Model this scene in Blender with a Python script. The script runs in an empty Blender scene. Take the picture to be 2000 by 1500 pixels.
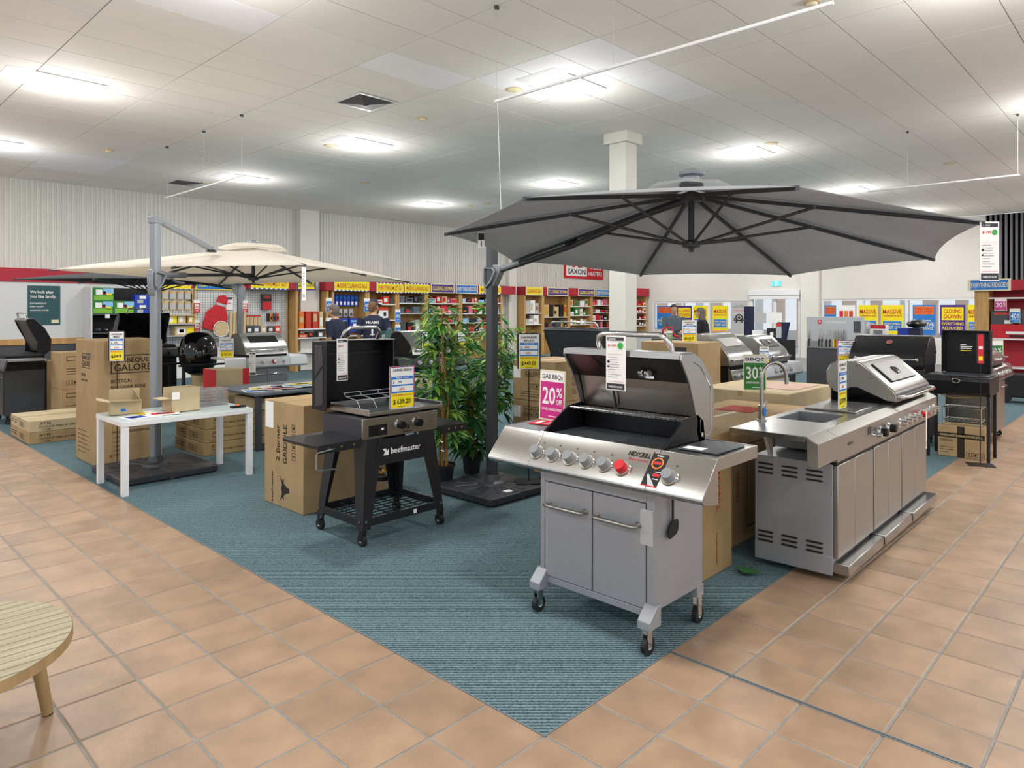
import bpy, bmesh, math, random
from mathutils import Matrix, Vector
PI = math.pi
rnd = random.Random(7)
S = bpy.context.scene
C = S.collection

# ---------------------------------------------------------------- camera
cam = bpy.data.cameras.new('camera'); camo = bpy.data.objects.new('camera', cam); C.objects.link(camo)
camo.location = (-2.0032, -1.7468, 1.623)
camo.rotation_euler = (PI/2, 0, -0.807)
cam.sensor_width = 36; cam.lens = 1361/2000*36; cam.shift_y = -145.5/2000
cam.clip_start = .05; cam.clip_end = 200
S.camera = camo
# ---------------------------------------------------------------- world + exposure
W = bpy.data.worlds.new('world'); S.world = W; W.use_nodes = True
W.node_tree.nodes['Background'].inputs[0].default_value = (.93, .96, 1, 1)
W.node_tree.nodes['Background'].inputs[1].default_value = 0.95
S.view_settings.view_transform = 'Standard'; S.view_settings.look = 'None'
S.view_settings.exposure = 0.0; S.view_settings.gamma = 1; S.view_settings.use_curve_mapping = False
LAMP_W = 52.0

# ---------------------------------------------------------------- materials
def lin(h):
    h = h.lstrip('#'); o = []
    for i in (0, 2, 4):
        v = int(h[i:i+2], 16)/255
        o.append(v/12.92 if v <= .04045 else ((v+.055)/1.055)**2.4)
    return (o[0], o[1], o[2], 1)
MATS = {}
def mat(name, col='#888888', rough=.5, metal=0, var=0, vscale=6, bump=0, bscale=60, stretch=None, rand=0,
        spec=.5, emit=0, trans=0, alpha=1, col2=None, ior=1.45):
    m = bpy.data.materials.new(name); MATS[name] = m; m.use_nodes = True
    nt = m.node_tree; N = nt.nodes; L = nt.links; b = N['Principled BSDF']
    c = lin(col); b.inputs['Base Color'].default_value = c
    b.inputs['Roughness'].default_value = rough; b.inputs['Metallic'].default_value = metal
    b.inputs['Specular IOR Level'].default_value = spec; b.inputs['IOR'].default_value = ior
    if trans: b.inputs['Transmission Weight'].default_value = trans
    if alpha < 1: b.inputs['Alpha'].default_value = alpha
    if emit:
        b.inputs['Emission Color'].default_value = c; b.inputs['Emission Strength'].default_value = emit
    if var or bump or rand:
        tc = N.new('ShaderNodeTexCoord'); mp = N.new('ShaderNodeMapping'); L.new(tc.outputs['Object'], mp.inputs[0])
        if stretch: mp.inputs['Scale'].default_value = stretch
        if rand:
            oi = N.new('ShaderNodeObjectInfo'); sc = N.new('ShaderNodeMath'); sc.operation = 'MULTIPLY'; sc.inputs[1].default_value = 37
            L.new(oi.outputs['Random'], sc.inputs[0]); L.new(sc.outputs[0], mp.inputs['Location'])
    last = None
    if var:
        n = N.new('ShaderNodeTexNoise'); n.inputs['Scale'].default_value = vscale; n.inputs['Detail'].default_value = 5
        L.new(mp.outputs[0], n.inputs['Vector'])
        r = N.new('ShaderNodeValToRGB'); L.new(n.outputs['Fac'], r.inputs[0])
        d = lin(col2) if col2 else tuple(v*(1-var) for v in c[:3])+(1,)
        r.color_ramp.elements[0].position = .35; r.color_ramp.elements[1].position = .68
        r.color_ramp.elements[0].color = d
        r.color_ramp.elements[1].color = c if col2 else tuple(min(1, v*(1+var*.6)) for v in c[:3])+(1,)
        last = r.outputs[0]
    if rand:
        h = N.new('ShaderNodeHueSaturation')
        mr = N.new('ShaderNodeMapRange'); mr.inputs['To Min'].default_value = 1-rand; mr.inputs['To Max'].default_value = 1+rand
        L.new(oi.outputs['Random'], mr.inputs['Value']); L.new(mr.outputs[0], h.inputs['Value'])
        if last: L.new(last, h.inputs['Color'])
        else: h.inputs['Color'].default_value = c
        last = h.outputs[0]
    if last: L.new(last, b.inputs['Base Color'])
    if bump:
        n2 = N.new('ShaderNodeTexNoise'); n2.inputs['Scale'].default_value = bscale; n2.inputs['Detail'].default_value = 4
        L.new(mp.outputs[0], n2.inputs['Vector'])
        bp = N.new('ShaderNodeBump'); bp.inputs['Strength'].default_value = bump; bp.inputs['Distance'].default_value = .01
        L.new(n2.outputs['Fac'], bp.inputs['Height']); L.new(bp.outputs[0], b.inputs['Normal'])
    return m
# surfaces
mat('tile', '#a2876f', .40, var=.17, vscale=5, bump=.12, bscale=35, rand=.09, spec=.45)
mat('grout', '#8e8f8c', .9, var=.15, vscale=30)
mat('joint', '#7d878b', .5, metal=.4)
mat('ceil', '#efede8', .8, var=.02, vscale=2, rand=.012)
mat('ceil_new', '#f6f7fc', .7)
mat('ceil_grid', '#b3b0a8', .8)
mat('wall_cream', '#dcdad3', .75, var=.03, vscale=1.2)
mat('wall_corr', '#dcdbd5', .5, var=.05, vscale=3, stretch=(6, 1, .4))
mat('wall_dark', '#6a6a6e', .5)
mat('board', '#d2d3d4', .6, var=.03, vscale=1)
mat('red_band', '#b02438', .55)
mat('header_red', '#a8202f', .6)
mat('white', '#e6e6e6', .5); mat('paper', '#eeeeec', .7); mat('white_gloss', '#e8eaec', .25)
mat('frame_white', '#e2e3e6', .4)
# metals
mat('steel', '#a9a7a2', .3, metal=1, bump=.05, bscale=9, stretch=(1, 1, 30))
mat('steel_h', '#aaa9a6', .26, metal=1, bump=.04, bscale=7, stretch=(1, 24, 24))
mat('chrome', '#dcdcdc', .12, metal=1)
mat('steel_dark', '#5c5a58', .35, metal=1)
mat('silver_paint', '#9b9ea4', .42, metal=.35, var=.03, vscale=3)
mat('grey_paint', '#83868a', .45, metal=.3)
mat('grey_light', '#b9bcc0', .45, metal=.2)
mat('black_metal', '#202024', .42, metal=.1, bump=.05, bscale=180)
mat('black_satin', '#121215', .36, spec=.35)
mat('black_gloss', '#0c0c0e', .08, spec=.6)
mat('black_matte', '#17171a', .7)
mat('charcoal', '#35363c', .45, var=.05)
mat('enamel', '#3b3f44', .4)
mat('rubber', '#19191b', .6)
mat('cast_iron', '#2e3033', .6, bump=.2, bscale=90)
mat('plate', '#4e5357', .38, metal=.5)
mat('umb_metal', '#8b9096', .4, metal=.4)
mat('umb_dark', '#46484c', .45, metal=.3)
# paper / board
mat('cardboard', '#a98f69', .85, var=.10, vscale=4, bump=.05, bscale=40)
mat('cardboard2', '#9b825a', .85, var=.10, vscale=5, bump=.05, bscale=40)
mat('cardboard_pale', '#bfae8d', .85, var=.07, vscale=5)
mat('card_white', '#c3b496', .85, var=.07, vscale=5)
mat('ink', '#2c2418', .8); mat('ink_red', '#9c3320', .8); mat('tape', '#a89366', .35, spec=.6)
mat('black', '#101012', .6); mat('dark_print', '#38383c', .6)
for n, h in dict(red='#c4202c', blue='#2477c8', blue_deep='#1f3fae', yellow='#f0dc1c', magenta='#c42683', green='#2f7d36',
                 orange='#e07a2c', purple='#4c2a86', navy='#1c2340', pink='#e0788c', teal='#2c5357', lime='#7db83a',
                 grey='#85878a', dgrey='#4a4b4f', lgrey='#b9babb', brown='#6b4a2c', sky='#8dbfe6', cream='#e6dcb8', tan='#cdb489',
                 gold='#c9a13c', green_dot='#3aa845', red_text='#c8402e', slate='#59636d').items(): mat(n, h, .6)
mat('pine', '#c9a36a', .6, var=.14, vscale=3, stretch=(6, 6, .7), col2='#b58a50')
mat('pine_panel', '#b68d54', .6, var=.14, vscale=3, stretch=(5, 5, .6), col2='#9c7440')
mat('acacia', '#a89e85', .55, var=.10, vscale=3, stretch=(1, 14, 14), col2='#978c70')
mat('acacia_leg', '#a88d63', .5, var=.12, vscale=3, stretch=(10, 10, 1))
mat('canopy_grey', '#b3b6b9', .85, var=.04, vscale=4, bump=.08, bscale=150)
mat('canopy_cream', '#f1ebdf', .85, var=.03, vscale=3, bump=.05, bscale=90)
mat('canopy_dark', '#4c4f52', .85)
mat('leaf', '#5fa44a', .45, var=.35, vscale=4, col2='#2a5e2c'); mat('leaf2', '#a9cf5c', .45, var=.25, vscale=4)
mat('leaf_dark', '#3d7a44', .5, var=.3, vscale=4)
mat('bamboo', '#b08a4c', .5, var=.25, vscale=9, stretch=(1, 1, 4)); mat('pot', '#202226', .45); mat('soil', '#4a3826', .9)
mat('yellow_flower', '#e2c029', .6)
mat('acrylic', '#dfe6ea', .08, trans=.85, ior=1.2, alpha=.55)
mat('glass_top', '#d2e2e4', .06, spec=.6)
mat('window_light', '#fff6ec', .5, emit=1.25); mat('window_warm', '#e9cdb6', .5, emit=.75)
mat('glass', '#eef4f6', .03, trans=1, ior=1.02)
mat('diffuser', '#ffffff', .5, emit=14)
mat('exit_blue', '#59c0ee', .5, emit=.7)
mat('skin', '#c39679', .55); mat('hair_grey', '#6f6459', .7, var=.3, vscale=30); mat('hair_brown', '#7d5c3c', .7, var=.3, vscale=30); mat('hair_dark', '#3a2c26', .7)
mat('shirt_navy', '#20263d', .8, bump=.1, bscale=14); mat('shirt_black', '#1b1b20', .8); mat('shirt_grey', '#5a6672', .8); mat('trousers', '#2b2d35', .85); mat('shorts_print', '#3a3036', .85, var=.5, vscale=22, col2='#a88f84')
mat('pink_pale', '#c4a294', .7); mat('pillar_pale', '#e8cfbe', .6)
mat('foil', '#6f7076', .2, metal=.8, var=.5, vscale=25, bump=.8, bscale=30)
mat('clear_bag', '#d8dade', .15, alpha=.55)

for n, k in (('canopy_grey', .5), ('canopy_cream', .4), ('canopy_dark', .2), ('leaf', .25), ('leaf2', .3), ('leaf_dark', .2)):   # thin sheets let some light through
    nt = MATS[n].node_tree; b = nt.nodes['Principled BSDF']; tr = nt.nodes.new('ShaderNodeBsdfTranslucent'); mx = nt.nodes.new('ShaderNodeMixShader'); mx.inputs[0].default_value = k
    if b.inputs['Base Color'].is_linked: nt.links.new(b.inputs['Base Color'].links[0].from_socket, tr.inputs[0])
    else: tr.inputs[0].default_value = b.inputs['Base Color'].default_value
    nt.links.new(b.outputs[0], mx.inputs[1]); nt.links.new(tr.outputs[0], mx.inputs[2]); nt.links.new(mx.outputs[0], nt.nodes['Material Output'].inputs[0])
# carpet with diagonal loop rows
m = mat('carpet', '#66848a', .95)
nt = m.node_tree; N = nt.nodes; L = nt.links; b = N['Principled BSDF']; b.inputs['Specular IOR Level'].default_value = .1
tc = N.new('ShaderNodeTexCoord'); mp = N.new('ShaderNodeMapping'); mp.inputs['Rotation'].default_value = (0, 0, .807)
L.new(tc.outputs['Object'], mp.inputs[0])
wv = N.new('ShaderNodeTexWave'); wv.bands_direction = 'Y'; wv.inputs['Scale'].default_value = 15; wv.inputs['Distortion'].default_value = 2.6
wv.inputs['Detail'].default_value = 3; wv.inputs['Detail Scale'].default_value = 6; L.new(mp.outputs[0], wv.inputs['Vector'])
nz = N.new('ShaderNodeTexNoise'); nz.inputs['Scale'].default_value = 75; nz.inputs['Detail'].default_value = 3; L.new(mp.outputs[0], nz.inputs['Vector'])
ad = N.new('ShaderNodeMath'); ad.operation = 'ADD'; L.new(wv.outputs['Fac'], ad.inputs[0]); L.new(nz.outputs['Fac'], ad.inputs[1])
rp = N.new('ShaderNodeValToRGB'); rp.color_ramp.elements[0].position = .25; rp.color_ramp.elements[1].position = .95
mh = N.new('ShaderNodeMath'); mh.operation = 'MULTIPLY'; mh.inputs[1].default_value = .6; L.new(ad.outputs[0], mh.inputs[0]); L.new(mh.outputs[0], rp.inputs[0])
rp.color_ramp.elements[0].color = lin('#34494f'); rp.color_ramp.elements[1].color = lin('#7d979e')
L.new(rp.outputs[0], b.inputs['Base Color'])
bp = N.new('ShaderNodeBump'); bp.inputs['Strength'].default_value = .7; bp.inputs['Distance'].default_value = .008
L.new(ad.outputs[0], bp.inputs['Height']); L.new(bp.outputs[0], b.inputs['Normal'])

# ---------------------------------------------------------------- mesh builder
TXT = {}
def text_geo(s):
    if s in TXT: return TXT[s]
    cu = bpy.data.curves.new('t', 'FONT'); cu.body = s; cu.resolution_u = 2; cu.size = 1; cu.offset = .016
    o = bpy.data.objects.new('t', cu); C.objects.link(o)
    me = o.to_mesh()
    v = [tuple(x.co) for x in me.vertices]; f = [tuple(p.vertices) for p in me.polygons]
    o.to_mesh_clear(); bpy.data.objects.remove(o); bpy.data.curves.remove(cu)
    if v:
        x0 = min(a[0] for a in v); x1 = max(a[0] for a in v)
        v = [(a[0]-x0, a[1]) for a in v]; w = x1-x0
    else: w = 0
    TXT[s] = (v, f, w); return TXT[s]

class MB:
    def __init__(s, m='grey'): s.V = []; s.F = []; s.I = []; s.M = []; s.T = Matrix.Identity(4); s.m(m)
    def m(s, name):
        if name not in s.M: s.M.append(name)
        s.c = s.M.index(name); return s
    def t(s, loc=(0, 0, 0), rz=0, rx=0, ry=0):
        s.T = Matrix.Translation(loc) @ Matrix.Rotation(rz, 4, 'Z') @ Matrix.Rotation(ry, 4, 'Y') @ Matrix.Rotation(rx, 4, 'X'); return s
    def add(s, v, f):
        o = len(s.V); s.V += [tuple(s.T @ Vector(p)) for p in v]; s.F += [tuple(i+o for i in q) for q in f]; s.I += [s.c]*len(f); return s
    def box(s, x0, x1, y0, y1, z0, z1):
        return s.add([(x, y, z) for z in (z0, z1) for y in (y0, y1) for x in (x0, x1)],
                     [(0, 2, 3, 1), (4, 5, 7, 6), (0, 1, 5, 4), (2, 6, 7, 3), (0, 4, 6, 2), (1, 3, 7, 5)])
    def prism(s, pts, ax, a, b):
        n = len(pts)
        def p(q, k): return {'x': (k, q[0], q[1]), 'y': (q[0], k, q[1]), 'z': (q[0], q[1], k)}[ax]
        return s.add([p(q, a) for q in pts]+[p(q, b) for q in pts],
                     [tuple(range(n))[::-1], tuple(range(n, 2*n))]+[(i, (i+1) % n, n+(i+1) % n, n+i) for i in range(n)])
    def sheet(s, pts, ax, a, b, th=.004):
        # open polyline extruded along an axis with thickness
        L2 = []; n = len(pts)
        for i, q in enumerate(pts):
            d0 = Vector(pts[min(i+1, n-1)])-Vector(pts[max(i-1, 0)]); d0.normalize(); L2.append((q[0]-d0[1]*th, q[1]+d0[0]*th))
        def p(q, k): return {'x': (k, q[0], q[1]), 'y': (q[0], k, q[1]), 'z': (q[0], q[1], k)}[ax]
        v = [p(q, a) for q in pts]+[p(q, b) for q in pts]+[p(q, a) for q in L2]+[p(q, b) for q in L2]; f = []
        for i in range(n-1):
            f += [(i, i+1, n+i+1, n+i), (2*n+i, 3*n+i, 3*n+i+1, 2*n+i+1), (i, 2*n+i, 2*n+i+1, i+1), (n+i, n+i+1, 3*n+i+1, 3*n+i)]
        f += [(0, n, 3*n, 2*n), (n-1, 3*n-1, 4*n-1, 2*n-1)]
        return s.add(v, f)
    def cyl(s, a, b, r, r2=None, n=12, cap=True):
        a = Vector(a); b = Vector(b); r2 = r if r2 is None else r2; d = (b-a)
        if d.length < 1e-6: return s
        d.normalize(); u = d.orthogonal().normalized(); w = d.cross(u)
        v = []
        for c0, rr in ((a, r), (b, r2)):
            for k in range(n):
                t = 2*PI*k/n; v.append(tuple(c0+u*(rr*math.cos(t))+w*(rr*math.sin(t))))
        f = [(k, (k+1) % n, n+(k+1) % n, n+k) for k in range(n)]
        if cap: f += [tuple(range(n))[::-1], tuple(range(n, 2*n))]
        return s.add(v, f)
    def tube(s, P, r, n=8, closed=False):
        P = [Vector(p) for p in P]; k = len(P); v = []; u = None
        for i, p in enumerate(P):
            a = P[i-1] if (i or closed) else p; b = P[(i+1) % k] if (i < k-1 or closed) else p
            d = (b-a).normalized()
            u = d.orthogonal().normalized() if u is None else (u-d*u.dot(d)).normalized()
            w = d.cross(u)
            rr = r[i] if isinstance(r, (list, tuple)) else r
            v += [tuple(p+u*(rr*math.cos(2*PI*j/n))+w*(rr*math.sin(2*PI*j/n))) for j in range(n)]
        f = []
        for i in range(k if closed else k-1):
            o = i*n; q = ((i+1) % k)*n
            f += [(o+j, o+(j+1) % n, q+(j+1) % n, q+j) for j in range(n)]
        if not closed: f += [tuple(range(n))[::-1], tuple(range((k-1)*n, k*n))]
        return s.add(v, f)
    def lathe(s, pr, n=20, c=(0, 0, 0)):
        v = []; k = len(pr)
        for r, z in pr: v += [(c[0]+r*math.cos(2*PI*j/n), c[1]+r*math.sin(2*PI*j/n), c[2]+z) for j in range(n)]
        f = [(i*n+j, i*n+(j+1) % n, (i+1)*n+(j+1) % n, (i+1)*n+j) for i in range(k-1) for j in range(n)]
        f += [tuple(range(n))[::-1], tuple(range((k-1)*n, k*n))]
        return s.add(v, f)
    def ball(s, c, rx, ry=None, rz=None, n=12, k=8):
        ry = ry or rx; rz = rz or rx
        v = [(c[0], c[1], c[2]-rz)]
        for i in range(1, k):
            t = -PI/2+PI*i/k
            v += [(c[0]+rx*math.cos(t)*math.cos(2*PI*j/n), c[1]+ry*math.cos(t)*math.sin(2*PI*j/n), c[2]+rz*math.sin(t)) for j in range(n)]
        v.append((c[0], c[1], c[2]+rz)); e = len(v)-1
        f = [(0, 1+(j+1) % n, 1+j) for j in range(n)]
        for i in range(k-2): f += [(1+i*n+j, 1+i*n+(j+1) % n, 1+(i+1)*n+(j+1) % n, 1+(i+1)*n+j) for j in range(n)]
        f += [(e, e-n+j, e-n+(j+1) % n) for j in range(n)]
        return s.add(v, f)
    def quad(s, *p): return s.add(p, [tuple(range(len(p)))])
    def rect(s, x0, z0, x1, z1, y): return s.add([(x0, y, z0), (x1, y, z0), (x1, y, z1), (x0, y, z1)], [(0, 1, 2, 3)])
    def text(s, st, x, z, h, y, w=None, al='c', rot=0):
        # flat lettering in the local XZ plane facing -Y, cap height h, squeezed to width w
        v, f, tw = text_geo(st)
        if not v: return s
        k = h/.7; kx = k if w is None else w/tw
        off = {'c': -tw*kx/2, 'l': 0, 'r': -tw*kx}[al]
        ca, sa = math.cos(rot), math.sin(rot)
        P = [(a[0]*kx+off, a[1]*k) for a in v]
        return s.add([(x+p[0]*ca-p[1]*sa, y, z+p[0]*sa+p[1]*ca) for p in P], f)
    def build(s, name, parent=None, bevel=0, ang=.7, seg=2, smooth=True, solid=False):
        me = bpy.data.meshes.new(name); me.from_pydata(s.V, [], s.F)
        for q in s.M: me.materials.append(MATS[q])
        me.polygons.foreach_set('material_index', s.I)
        if smooth:
            me.polygons.foreach_set('use_smooth', [True]*len(s.F)); me.set_sharp_from_angle(angle=ang)
        me.update()
        o = bpy.data.objects.new(name, me); C.objects.link(o)
        if parent: o.parent = parent
        if bevel:
            md = o.modifiers.new('bevel', 'BEVEL'); md.width = bevel; md.segments = seg; md.limit_method = 'ANGLE'; md.angle_limit = .6
        return o
def tag(o, label, cat, group=None, kind=None):
    o['label'] = label; o['category'] = cat
    if group: o['group'] = group
    if kind: o['kind'] = kind
    return o
def struct(o): o['kind'] = 'structure'; return o
def thing(name, label, cat, loc=(0, 0, 0), rz=0, group=None):
    o = bpy.data.objects.new(name, None); C.objects.link(o); o.location = loc; o.rotation_euler = (0, 0, rz); o.empty_display_size = .1
    return tag(o, label, cat, group)
def dup(root, loc, rz=None, label=None, group=None):
    r = root.copy(); C.objects.link(r); r.location = loc
    if rz is not None: r.rotation_euler = (0, 0, rz)
    if label: r['label'] = label
    if group: r['group'] = group
    for ch in list(root.children):
        c = ch.copy(); C.objects.link(c); c.parent = r
        for g in list(ch.children):
            d = g.copy(); C.objects.link(d); d.parent = c
    return r

# ================================================================= STRUCTURE
H = 4.3; XR = 21.6; YL = 15.4; T = .31
fl = struct(MB('grout').box(-5, XR, -5, YL, -.1, -.004).build('floor', smooth=False))
# terracotta tiles, each its own piece (nearest 300), the rest joined
xs = [T*k for k in range(-29, 3)]+[2.9*T, 3.72*T]+[T*(3.72+k) for k in range(1, 66)]
ys = [T*k for k in range(-29, 50)]
cells = []
cx, cy = -2.0, -1.75; sn, cs = math.sin(.807), math.cos(.807)
for i in range(len(xs)-1):
    for j in range(len(ys)-1):
        x0, x1, y0, y1 = xs[i], xs[i+1], ys[j], ys[j+1]
        if x0 >= -1e-6 and y0 >= -1e-6: continue
        if x1 > XR or x0 < -5 or y0 < -5: continue
        mx, my = (x0+x1)/2-cx, (y0+y1)/2-cy
        w = sn*mx+cs*my; r = cs*mx-sn*my
        vis = w > 1.9 and abs(r) < .80*w
        d = math.hypot(mx, my)
        cells.append((0 if vis else 1, d, x0, x1, y0, y1))
cells.sort()
def tile_mesh(dx, dy):
    b = MB('tile'); g = .0045; e = .005
    v = []
    for z, q in ((-.004, g), (-.003, g), (0, g+e)): v += [(-dx/2+q, -dy/2+q, z), (dx/2-q, -dy/2+q, z), (dx/2-q, dy/2-q, z), (-dx/2+q, dy/2-q, z)]
    f = [(8, 9, 10, 11)]+[(k*4+i, k*4+(i+1) % 4, (k+1)*4+(i+1) % 4, (k+1)*4+i) for k in (0, 1) for i in range(4)]
    return b, v, f
cache = {}
rest = MB('tile')
for n, (vis, d, x0, x1, y0, y1) in enumerate(cells):
    key = (round(x1-x0, 3), round(y1-y0, 3))
    b, v, f = tile_mesh(x1-x0, y1-y0)
    if n < 300:
        if key not in cache:
            b.add(v, f); o = b.build('floor_tile', fl, smooth=False); cache[key] = o.data
        else:
            o = bpy.data.objects.new('floor_tile', cache[key]); C.objects.link(o); o.parent = fl
        o.location = ((x0+x1)/2, (y0+y1)/2, rnd.uniform(-.0006, .0006)); 
    elif d < 30:
        rest.T = Matrix.Translation(((x0+x1)/2, (y0+y1)/2, 0)); rest.add(v, f)
o = rest.build('floor_tiles', fl, smooth=False); o['kind'] = 'stuff'
# expansion joint strips in the tiled aisle
b = MB('joint'); x = 2.9*T
for dx in (-.007, .007): b.box(x+dx-.003, x+dx+.003, -9, 0, -.004, .002)
b.build('expansion_joint', fl, smooth=False)
struct(MB('carpet').box(0, 16.5, 0, YL-.12, -.003, .0005).build('floor_carpet', smooth=False))
struct(MB('joint').box(-.007, .0, -.007, YL-.1, -.003, .002).build('trim_5', smooth=False)); struct(MB('joint').box(0, 16.5, -.007, .0, -.003, .002).build('trim_6', smooth=False))

# ceiling: recessed grid and lay-in tiles
ce = struct(MB('ceil_grid').box(-5, XR, -5, YL, H+.012, H+.1).build('ceiling', smooth=False))
cx0 = -.045-1.195*7; cells = []
lights = [(x, y) for x in (-4.3, .3, 4.5, 9.35, 14.4, 19.2) for y in (-4.6, -.7, 3.55, 7.8, 12.0)]
vents = [(3.18, 5.83), (3.85, 13.4)]
for i in range(26):
    for j in range(42):
        x = cx0+1.195*(i+.5); y = -8.42+.6*(j+.5)
        if x+.6 > XR or y+.3 > YL+.3 or x < -4.4 or y < -4.7: continue
        mx, my = x-cx, y-cy; w = sn*mx+cs*my; r = cs*mx-sn*my
        vis = w > 4.6 and abs(r) < .8*w+.5
        cells.append((0 if vis else 1, math.hypot(mx, my), x, y))
cells.sort()
new = [(2.94, 4.59), (3.6, 4.0), (4.14, 3.4), (4.6, 2.8), (5.33, 2.78), (.55, 4.6), (.55, 13.0), (1.7, 12.3), (1.7, 12.9), (.55, 12.4), (1.75, 13.5)]
tm = {}
def ctile(mname):
    q = MB(mname); a, c, g = .5975, .3, .006
    q.box(-a+g, a-g, -c+g, c-g, 0, .014); return q
rest = MB('ceil')
for n, (vis, d, x, y) in enumerate(cells):
    kind = 'ceil_new' if any(abs(x-a) < .6 and abs(y-c) < .3 for a, c in new) else 'ceil'
    if n < 300:
        if kind not in tm: o = ctile(kind).build('ceiling_tile', ce, smooth=False); tm[kind] = o.data
        else: o = bpy.data.objects.new('ceiling_tile', tm[kind]); C.objects.link(o); o.parent = ce
        o.location = (x, y, H)
    else:
        rest.T = Matrix.Translation((x, y, H)); rest.m(kind); rest.box(-.5915, .5915, -.294, .294, 0, .014)
o = rest.build('ceiling_tiles', ce, smooth=False); o['kind'] = 'stuff'

# left wall: corrugated cladding, red band, board
def corrugated(mname, x0, x1, z0, z1, pitch, dep, axis, pos, sgn):
    b = MB(mname); P = []; x = x0
    while x < x1:
        for fx, d in ((0, 0), (.28, 0), (.42, dep), (.72, dep), (.86, 0)): P.append((min(x+fx*pitch, x1), d))
        x += pitch
    P.append((x1, 0)); n = len(P)
    def q(a, d, z): return (a, pos+sgn*d, z) if axis == 'x' else (pos+sgn*d, a, z)
    b.add([q(a, d, z0) for a, d in P]+[q(a, d, z1) for a, d in P], [(i, i+1, n+i+1, n+i) for i in range(n-1)])
    return b
wl = struct(MB('wall_cream').box(-9, XR+.2, YL+.02, YL+.2, 0, H).build('wall_left', smooth=False))
corrugated('wall_corr', -9, XR, 2.46, H, .092, .032, 'x', YL, -1).build('corrugated_cladding', wl, smooth=False)
MB('board').box(-9, 3.9, YL-.06, YL+.02, 1.02, 2.19).build('wall_board', wl, smooth=False)
MB('red_band').box(-9, 7.3, YL-.09, YL+.02, 2.19, 2.47).build('red_band', wl, smooth=False)
MB('pine').box(-9, 3.9, YL-.09, YL+.02, .9, 1.02).build('timber_rail', wl, smooth=False)
MB('dgrey').box(-9, 3.9, YL-.07, YL+.02, 0, .9).build('wall_base', wl, smooth=False)
struct(MB('wall_cream').box(7.5, 8.07, YL-.25, YL, 0, H).build('trim_1', bevel=.008))
struct(MB('wall_cream').box(15.55, 15.95, YL-.2, YL, 0, H).build('trim_2', bevel=.008))
# right wall (shopfront side) with openings
wr = MB('wall_cream')
op = [(2.3, 6.75, .72, 1.96), (7.45, 9.2, 0, 2.12), (9.3, 13.2, .72, 1.93)]
edges = [-9]+[v for q in op for v in q[:2]]+[YL]
for a, c in zip(edges[0::2], edges[1::2]): wr.box(XR, XR+.2, a, c, 0, H)
for y0, y1, z0, z1 in op:
    wr.box(XR, XR+.2, y0, y1, z1, H)
    if z0: wr.box(XR, XR+.2, y0, y1, 0, z0)
wr = struct(wr.build('wall_right', smooth=False))
corrugated('wall_dark', -9, 2.22, 0, H, .12, .025, 'y', XR, -1).build('dark_cladding', wr, smooth=False)
struct(MB('wall_cream').box(XR-.12, XR, 6.8, 7.4, 0, H).build('trim_3', bevel=.006))
# column with capital
co = struct(MB('wall_cream').box(6.72, 7.02, 4.25, 4.55, 0, H).build('trim_4', bevel=.006))
MB('wall_cream').box(6.66, 7.08, 4.19, 4.61, H-.16, H).build('capital', co, bevel=.005)

# ceiling fittings
def ceiling_light(x, y, lab):
    t = thing('ceiling_light', lab, 'light', (x, y, H), 0, 'square recessed LED ceiling lights')
    MB('frame_white').box(-.30, .30, -.30, .30, -.006, .012).box(-.62, -.30, -.295, .295, -.003, .012).build('frame', t, smooth=False)
    for s in (-1, 1): MB('lgrey').box(-.36, .36, .302*s-.004, .302*s+.004, -.012, .0).build('frame_edge', t, smooth=False)
    MB('diffuser').box(-.13, .13, -.11, .11, -.02, -.006).build('diffuser', t, bevel=.01)
    la = bpy.data.lights.new('lamp', 'AREA'); la.shape = 'SQUARE'; la.size = .36; la.energy = LAMP_W; la.color = (1, .985, .96)
    lo = bpy.data.objects.new('lamp', la); C.objects.link(lo); lo.parent = t; lo.location = (0, 0, -.03)
    lb = bpy.data.lights.new('ceiling_fill', 'POINT'); lb.energy = LAMP_W*.62; lb.shadow_soft_size = .12; lb.color = la.color  # added fill light, hung below the panel to brighten the ceiling
    lo = bpy.data.objects.new('ceiling_fill', lb); C.objects.link(lo); lo.parent = t; lo.location = (0, 0, -.5)
LL = {(.3, 7.8): 'LED ceiling panel above the aisle beside the cream parasol', (4.5, 3.55): 'LED ceiling panel beside the long white rail above the parasol', (4.5, 7.8): 'LED ceiling panel between the four-way vent and the column', (9.35, 3.55): 'LED ceiling panel right of the column capital', (4.5, 12.0): 'LED ceiling panel at the end of the short white rail', (9.35, 7.8): 'LED ceiling panel left of the column capital', (9.35, 12.0): 'LED ceiling panel close to the wall pilaster', (.3, 12.0): 'LED ceiling panel near the corrugated wall', (14.4, 3.55): 'LED ceiling panel over the counter end of the shop'}
for x, y in lights: ceiling_light(x, y, LL.get((x, y), 'bright square LED panel set flush in the tiled ceiling'))
def vent(x, y, lab):
    t = thing('ceiling_vent', lab, 'vent', (x, y, H))
    MB('frame_white').sheet([(-.3, -.002), (-.27, -.012), (.27, -.012), (.3, -.002)], 'y', -.3, .3, .003).build('frame', t, smooth=False)
    for k in range(4):
        for q in range(5):
            a = .26-.045*q; b = MB('dgrey' if k in (0, 3) else 'frame_white'); b.t((0, 0, 0), k*PI/2)
            b.add([(-a, -a, -.012-.005*q), (a, -a, -.012-.005*q), (a-.045, -a+.045, -.022-.005*q), (-a+.045, -a+.045, -.022-.005*q)], [(0, 1, 2, 3)])
            b.build('louvre', t, smooth=False)
vent(3.18, 5.83, 'four-way air vent with dark louvres in the ceiling near the column')
vent(3.85, 13.4, 'four-way air vent with dark louvres close to the corrugated wall')
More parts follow.
